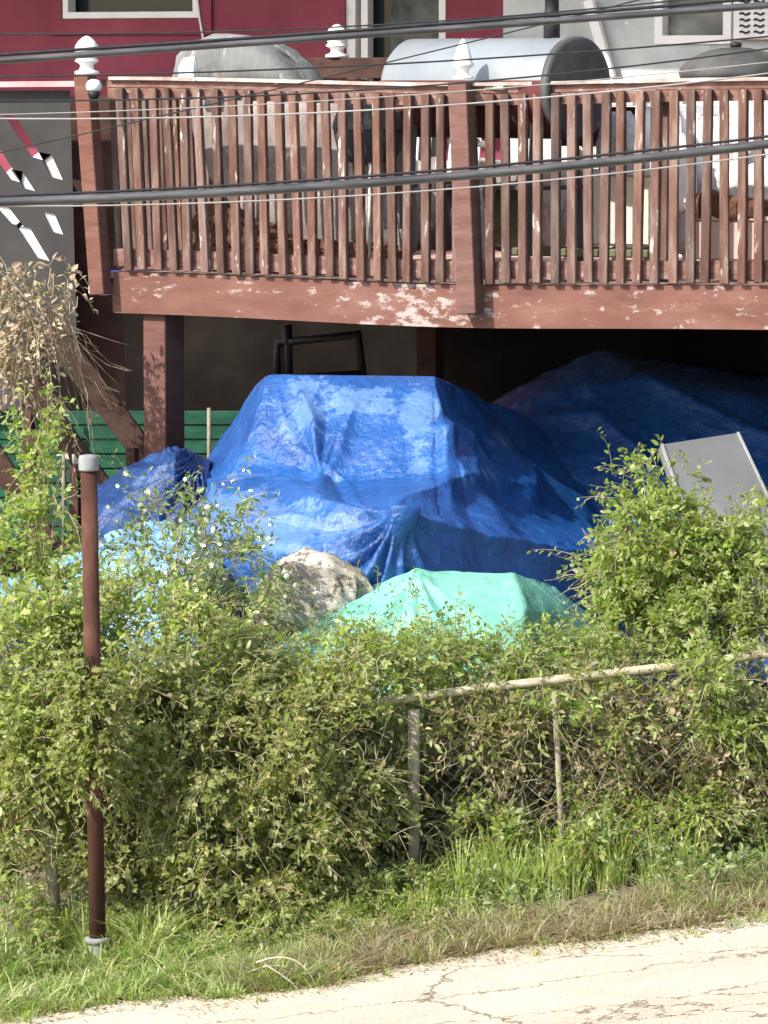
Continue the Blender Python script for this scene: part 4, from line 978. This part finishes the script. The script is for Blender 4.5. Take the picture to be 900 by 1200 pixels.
for k in range(150):
    x = RNG.uniform(10, 460); y = RNG.uniform(770, 1060); a = RNG.uniform(0, 6.28); l_ = RNG.uniform(14, 60)
    tn.append((x, y, 17.72+RNG.uniform(-.06, .1), x+math.cos(a)*l_, y+math.sin(a)*l_*.9, 17.68+RNG.uniform(-.08, .1), .09))
canes(h1_, tn, .0019, 'twigpale', 'tendrils')
# top growth, sunlit brightness painted into its lighter leaf colours
top = [(30,760,18.0,60,50,.2),(110,745,18.1,60,50,.2,1.1),(190,725,18.3,60,50,.22),(260,755,18.2,70,45,.25),(350,796,18.1,70,16,.25),(430,800,18.05,60,20,.22),(20,870,17.85,55,70,.15),(110,830,17.9,40,60,.12,.6)]
plant('bright yellow-green shoots along the crest of the left hedge by the pipe', top, 26, 'crest', .034, .16, 8, shoots=120, gap=-.05, name='creeper', cat='creeper')
ug = [(x, y, 18.65, 75, 60, .18, 1.0) for x in range(20, 960, 95) for y in (860, 960)]
plant('dark undergrowth packed behind the chain link fence', ug, 16, 'olive', .048, .18, 7, name='undergrowth', cat='undergrowth', gap=-.3)
plant('vine curling round the middle of the rusty pipe', [(100,800,17.45,26,38,.06,1.2),(112,850,17.42,24,50,.06,1.9),(95,900,17.45,30,30,.06,1)], 34, 'vine', .036, .11, 7, gap=-.2, relief=0.2)
# tall climber at left edge
lc = [(45,505,18.9,16,38,.08,.9),(38,560,18.9,24,50,.10,.7),(50,625,18.8,34,55,.12,.7),(25,690,18.7,50,60,.18,1),(75,700,18.6,45,50,.15,1),(8,640,18.9,25,40,.12,.4)]
lv = plant('tall narrow climber rising against the green fence at the left edge', lc, 18, 'bright', .036, .13, 8, shoots=40, gap=-.2)
canes(lv, [(45+RNG.uniform(-14, 20), 760, 18.8, 45+RNG.uniform(-10, 30), 470+RNG.uniform(0, 130), 18.85, .05) for _ in range(12)]+[(60,580,18.7,95,620,18.6,.05),(60,600,18.7,92,575,18.6,.03),(70,560,18.7,95,640,18.6,.06)], .0036, 'twig')
# flowering bush
fb_ = [(250,660,18.9,75,45,.25,.75),(210,610,19.0,50,35,.2,.4),(285,655,18.9,45,50,.2,.7),(230,720,18.7,80,45,.25,1),(290,715,18.7,45,36,.2,.9),(180,650,18.9,35,50,.18,.7),(260,600,19.0,60,30,.15,.3)]
fv = plant('loose bush dotted with small white flowers in front of the blue tarp', fb_, 24, 'cool', .028, .16, 7, name='flowering_bush', cat='bush', flowers=(190, .014, (.80,.78,.72)), shoots=120, gap=-.05, shape=1)
canes(fv, [(240+RNG.uniform(-60, 70), 760, 18.7, 250+RNG.uniform(-90, 90), RNG.uniform(560, 650), 18.9, .08) for _ in range(22)], .003)
# right big bush
rb_ = [(760,590,19.0,38,40,.15,1.3),(765,640,18.9,58,56,.25,1.1),(728,690,18.8,42,50,.2,1),(790,660,18.9,60,65,.28,1.1),(850,650,18.9,55,45,.25,1),(890,690,18.8,50,60,.25,1),(760,720,18.7,85,45,.3,1),(840,730,18.7,75,45,.3,.9),(700,668,18.9,20,18,.1,.25),(905,620,19.0,35,30,.2,.8)]
rv = plant('large rounded leafy bush rising above the fence rail at the right, under the grey panel', rb_, 36, 'bright', .035, .15, 8, name='leafy_bush', cat='bush', shoots=90, gap=-.13, flowers=(5, .016, (.75,.45,.5)))
canes(rv, [(770+RNG.uniform(-60, 80), 800, 18.7, 770+RNG.uniform(-90, 110), RNG.uniform(560, 680), 18.9, .08) for _ in range(18)]+[(690,665,18.9,640,645,18.8,.05),(690,670,18.9,636,680,18.8,.06),(690,680,18.8,650,700,18.8,.04)], .0032)
# behind-rail band, centre
cb = [(500,772,18.3,60,18,.2,1.1),(570,768,18.4,70,28,.22,1.2),(640,768,18.4,60,24,.2,1.1),(705,770,18.4,50,26,.2,1),(480,800,18.2,40,30,.2,1)]
plant('low green creepers spilling over below the green tarp, behind the rail', cb, 30, 'bright', .030, .14, 8, name='creeper', cat='creeper', shoots=90, gap=-.15)
# sprigs across green tarp
tw = [(430,722,18.5,50,16,.06,.2),(490,712,18.5,12,26,.05,.35),(380,752,18.4,60,10,.08,.7),(460,752,18.4,60,10,.08,.8)]
tv = plant('thin vine sprigs reaching up in front of the mint green tarp', tw, 26, 'cool', .020, .14, 9, name='vine_sprigs', cat='vine', shape=1, gap=-.3, shoots=14)
canes(tv, [(500,760,18.4,488,690,18.5,.04),(440,760,18.4,430,705,18.5,.05),(452,760,18.4,470,700,18.5,.05),(395,762,18.4,402,700,18.5,.04)], .0025)
# vines below the rail, right: thinner, browner, with dark holes
rh = [(550,835,18.1,40,22,.12,.8),(620,850,18.1,60,45,.18,.9),(700,850,18.15,55,50,.2,1),(860,850,18.15,60,55,.2,1),(750,900,18.1,60,50,.2,.9),
      (830,920,18.1,60,60,.2,1),(890,930,18.1,50,70,.2,.9),(640,920,18.2,60,50,.2,.7),(520,890,18.3,25,25,.1,.3),(580,990,18.1,70,45,.2,.9),(680,985,18.15,60,40,.2,.8),(740,970,18.1,60,50,.2,.9),(820,1000,18.1,60,45,.2,.9),(560,1030,18.1,60,35,.18,.8)]
plant('sparse olive and brown vines climbing the chain link right of the grey post', rh+[(940,870,18.1,50,50,.2,1),(1000,900,18.1,55,60,.2,1),(960,970,18.1,60,50,.2,1),(1080,880,18.1,60,60,.2,1),(1070,960,18.1,60,50,.2,1)], 30, 'olive', .037, .15, 7, shoots=110, gap=-.07)
rh2 = [(600,975,18.0,55,28,.12,.8),(700,930,18.05,60,25,.12,.6),(760,950,18.0,45,30,.12,.8),(560,850,18.05,40,25,.12,.5),(870,1000,18.0,45,40,.12,.7),(640,840,17.95,50,22,.08,.7),(720,835,17.95,45,22,.08,.6),(860,850,17.95,45,40,.08,.7),(560,985,17.9,45,30,.1,.8),(720,1000,17.9,50,30,.1,.8),(820,950,17.9,50,35,.1,.8),(830,780,18.0,28,24,.08,.9),(835,820,17.95,15,40,.05,.9)]
tn = [(RNG.uniform(500, 900), RNG.uniform(800, 1040), 17.85+RNG.uniform(-.05, .1)) for k in range(110)]
rr_ = plant('pale green vine strands hanging on the chain link below the right rail', rh2, 34, 'bright', .033, .15, 7, shoots=60, gap=-.1)
canes(rr_, [(RNG.uniform(500, 900), RNG.uniform(960, 1060), 18.0, RNG.uniform(500, 900), RNG.uniform(820, 960), 17.95, .1) for _ in range(38)], .0036)
canes(rr_, [(x, y, Y_, x+RNG.uniform(-40, 40), y+RNG.uniform(-40, 40), Y_-.03, .09) for x, y, Y_ in tn], .0019, 'twigpale', 'tendrils')
# dry debris hanging in the fence
dd_ = [(560,880,18.05,60,50,.1,.5),(520,900,18.05,25,40,.1,.7),(680,880,18.05,60,50,.1,.4),(790,870,18.05,50,50,.1,.5),(850,900,18.0,40,50,.1,.4),(350,1040,17.9,50,60,.1,.3),(430,880,17.9,50,60,.1,.2)]
plant('withered brown vine tangles caught in the chain link mesh', dd_, 14, 'dry', .034, .16, 6, name='dead_vine', cat='dead vine', leafm='dry', gap=-.02)
# dead vine on the left stair
dv_ = [(20,350,22.0,36,22,.15,.7),(52,343,21.95,22,12,.12,.8),(48,385,22.0,20,34,.12,.45),(15,420,22.0,28,36,.15,.6),(8,318,22.0,10,14,.1,.35),(55,430,22.1,16,24,.1,.35),(90,500,22.2,20,16,.08,.2)]
dv = plant('dead tan vine heaped on the stair rail at the upper left', dv_, 34, 'dry', .036, .15, 8, name='dead_vine', cat='dead vine', leafm='dry', gap=-.3, shape=1, droop=.9, up=.1)
canes(dv, [(RNG.uniform(-10, 90), RNG.uniform(310, 400), 21.9, RNG.uniform(10, 150), RNG.uniform(400, 540), 22.0, .2) for _ in range(46)], .003)
# low weeds
plant('low bright green weed clump at the foot of the grey fence post', [(445,1045,17.8,48,38,.15,1.2),(420,1080,17.7,35,25,.12,1),(500,1050,17.75,35,30,.1,.7)], 30, 'bright', .026, .12, 8, name='weed_clump', cat='weeds', shape=1, gap=-.3)
plant('leafy weeds spreading over the verge at the lower left, around the pipe foot', [(40,1120,17.5,70,28,.2,.9),(170,1135,17.4,60,22,.2,.8),(270,1130,17.4,60,22,.2,.9),(350,1110,17.6,60,25,.2,.8),(20,1070,17.7,50,40,.15,.8)], 26, 'bright', .026, .12, 8, name='weed_patch', cat='weeds', shape=1, gap=-.1, shoots=40)
plant('leafy weeds in the long grass at the foot of the right fence', [(600,1040,17.8,50,25,.15,.7),(760,1030,17.8,80,28,.15,.8),(860,1030,17.8,60,35,.15,1),(690,1010,17.9,50,30,.15,.7),(820,1062,17.45,70,14,.12,.9),(890,1050,17.5,30,20,.12,.8),(620,1075,17.55,40,14,.1,.5)], 26, 'cool', .028, .14, 8, name='weed_patch', cat='weeds', shape=1, gap=-.1, shoots=40)
plant('dark low weed tuft growing at the road edge in the middle', [(400,1120,17.4,50,16,.12,.8),(520,1140,17.2,26,13,.1,1.6),(470,1128,17.3,30,14,.1,1)], 34, 'vine', .022, .08, 8, name='weed_clump', cat='weeds', shape=1, gap=-.4)
plant('small weed tuft growing through the road edge right of centre', [(606,1126,17.2,16,8,.06,1.6)], 60, 'bright', .016, .06, 7, name='weed_clump', cat='weeds', shape=1, gap=-.4)

# ---- grass (stuff)
def grass(name, label, n, region, h, pal, wd=.004, lean=.45, thin=None, mtl='grass'):
    """region: function n -> (x,y) arrays"""
    per = 16; nc = max(1, n//per); cx, cy = region(nc)
    if thin is not None:
        keep = pnoise(np.c_[cx*2.6, cy*2.6, cx*0+thin]) > (.02 if name == 'tall_grass' else -.12); cx, cy = cx[keep], cy[keep]; nc = len(cx)
    k = np.repeat(np.arange(nc), per); m = len(k); rad_ = RNG.uniform(.012, .05, nc)[k]; th = RNG.uniform(0, 2*np.pi, m); rr_ = np.sqrt(RNG.random(m))*rad_
    x = cx[k]+np.cos(th)*rr_; y = cy[k]+np.sin(th)*rr_; z = gzn(x)+.0
    hc = RNG.uniform(.45, 1.25, nc)[k]
    hh = RNG.uniform(h[0], h[1], m)*hc*(1+.9*pnoise(np.c_[x*3, y*3, x*0+4])); an = th+RNG.normal(size=m)*.7
    ln = np.stack([np.cos(an), np.sin(an), an*0], -1)*(RNG.uniform(.1, 1.1, m)*lean*hh)[:, None]
    w_ = np.stack([-np.sin(an), np.cos(an), an*0], -1)*(RNG.uniform(.6, 1.3, m)*wd)[:, None]
    w_ += RNG.normal(size=(m, 3))*wd*.3
    b = np.stack([x, y, z-.01], -1); up = np.array([0, 0, 1.])
    V = np.stack([b-w_, b+w_, b+ln*.18+up*(hh*.45)[:, None]-w_*.85, b+ln*.18+up*(hh*.45)[:, None]+w_*.85, b+ln*.55+up*(hh*.8)[:, None]-w_*.5, b+ln*.55+up*(hh*.8)[:, None]+w_*.5, b+ln+up*(hh*RNG.uniform(.85, 1.02, m))[:, None]], 1)
    F3 = []
    q = np.array([[0,1,3],[0,3,2],[2,3,5],[2,5,4],[4,5,6]])
    F = q[None]+np.arange(m)[:, None, None]*7
    o = obj(name, np_mesh(name, V.reshape(-1, 3), F.reshape(-1, 3), np.repeat(cols(pal, m)*.6+cols(pal, nc)[k]*.4, 7, 0)), M[mtl])
    return tag(o, label, 'grass', kind='stuff')
EDG = lambda x: np.array([edge(q) for q in np.linspace(-3.2, 3.2, 160)])
ex = np.linspace(-3.2, 3.2, 160); ey = EDG(0)
def band(x0, x1, y0, y1):         # y0,y1 offsets beyond the road edge
    def f(n):
        x = RNG.uniform(x0, x1, n); e = np.interp(x, ex, ey); return x, e+RNG.uniform(0, 1, n)*(y1-y0)+y0
    return f
def fb2(x0, x1, ya, yb):
    def f(n): return RNG.uniform(x0, x1, n), RNG.uniform(ya, yb, n)
    return f
grass('verge_grass', 'rank green grass on the verge along the road', 21000, band(-2.8, -.2, -.05, .9), (.035, .11), 'lawn', .0040, 1.8)
grass('verge_grass', 'taller fresh grass at the lower left before the pipe', 6000, fb2(-2.1, -.9, 17.3, 17.95), (.08, .22), 'lawn', .0042, 1.3, thin=2)
grass('tall_grass', 'tall light green grass standing in sun along the right fence', 8500, fb2(.1, 2.9, 17.68, 18.05), (.10, .30), 'tall', .0036, .7, thin=3)
grass('tall_grass', 'bright grass blades around the grey fence post', 2200, fb2(-.3, .4, 17.6, 17.9), (.06, .16), 'tall', .0032, .9)
grass('dry_grass', 'matted dry straw grass on the verge at the right', 16500, band(-.6, 2.9, -.03, .60), (.03, .11), 'straw', .0026, 2.6)
grass('thin_grass', 'short green grass mixed into the dry verge', 4500, band(-.5, 2.9, .1, .7), (.04, .13), 'lawn', .0026, 1.2, thin=9)
grass('crack_grass', 'sparse dry grass growing in cracks near the road edge', 1500, band(-2.1, 2.2, -.3, .05), (.012, .04), 'straw', .002, 2.2, thin=12)
grass('road_edge_tufts', 'scattered tufts of grass creeping out over the road edge', 1500, band(-2.1, 2.2, -.20, .05), (.02, .08), 'lawn', .0034, 1.8, thin=7)
# bent straw stalks at the road edge
bs_ = empty('dry_stalks', ghit(350, 1150), 'arching pale dry stalks bending over the road edge at the lower left', 'dry stalks')
C = []
for (x0, y0, xm, ym, x1, y1) in ((300,1128,345,1125,372,1160),(310,1130,340,1150,352,1165),(290,1140,330,1132,360,1150),(470,1150,500,1135,560,1120),(640,1115,690,1092,720,1085),(820,1075,850,1062,885,1040),(700,1110,745,1108,790,1112)):
    a, b, c = (np.array(at(x, y, ghit(x1, y1).y+.02)) for x, y in ((x0, y0), (xm, ym), (x1, y1))); t = np.linspace(0, 1, 9)[:, None]
    C.append((1-t)**2*a+2*t*(1-t)*(2*b-(a+c)/2)+t*t*c)
obj('stalks', tubes_mesh('stalks', np.array(C), np.full(len(C), .0035), 4), M['cablelight'] if False else noisy('straw', (.5,.42,.28), (.62,.55,.4), None, 20), bs_)
# ---- loose litter on the road
def litter(n, label, name, szr, pal, off):
    x = RNG.uniform(-2.1, 2.2, n); e = np.interp(x, ex, ey); y = e-np.abs(RNG.normal(size=n))*off
    P = np.stack([x, y, gzn(x)+.02], -1); A_ = nrmz(np.c_[RNG.normal(size=(n, 2)), RNG.normal(size=n)*.12]); Nn = nrmz(np.c_[RNG.normal(size=(n, 2))*.25, np.ones(n)])
    o = obj(name, leaves_mesh(name, P, A_, Nn, RNG.uniform(szr[0], szr[1], n), cols(pal, n), (OVAL, OVALF)), M['dry']); tag(o, label, 'litter', kind='stuff')
litter(1500, 'scattered dry leaf bits on the pale road edge', 'leaf_litter', (.008, .028), 'straw', .12)
litter(1200, 'brown dead leaves matted along the verge edge', 'dead_leaves', (.015, .04), 'dry', -.25)
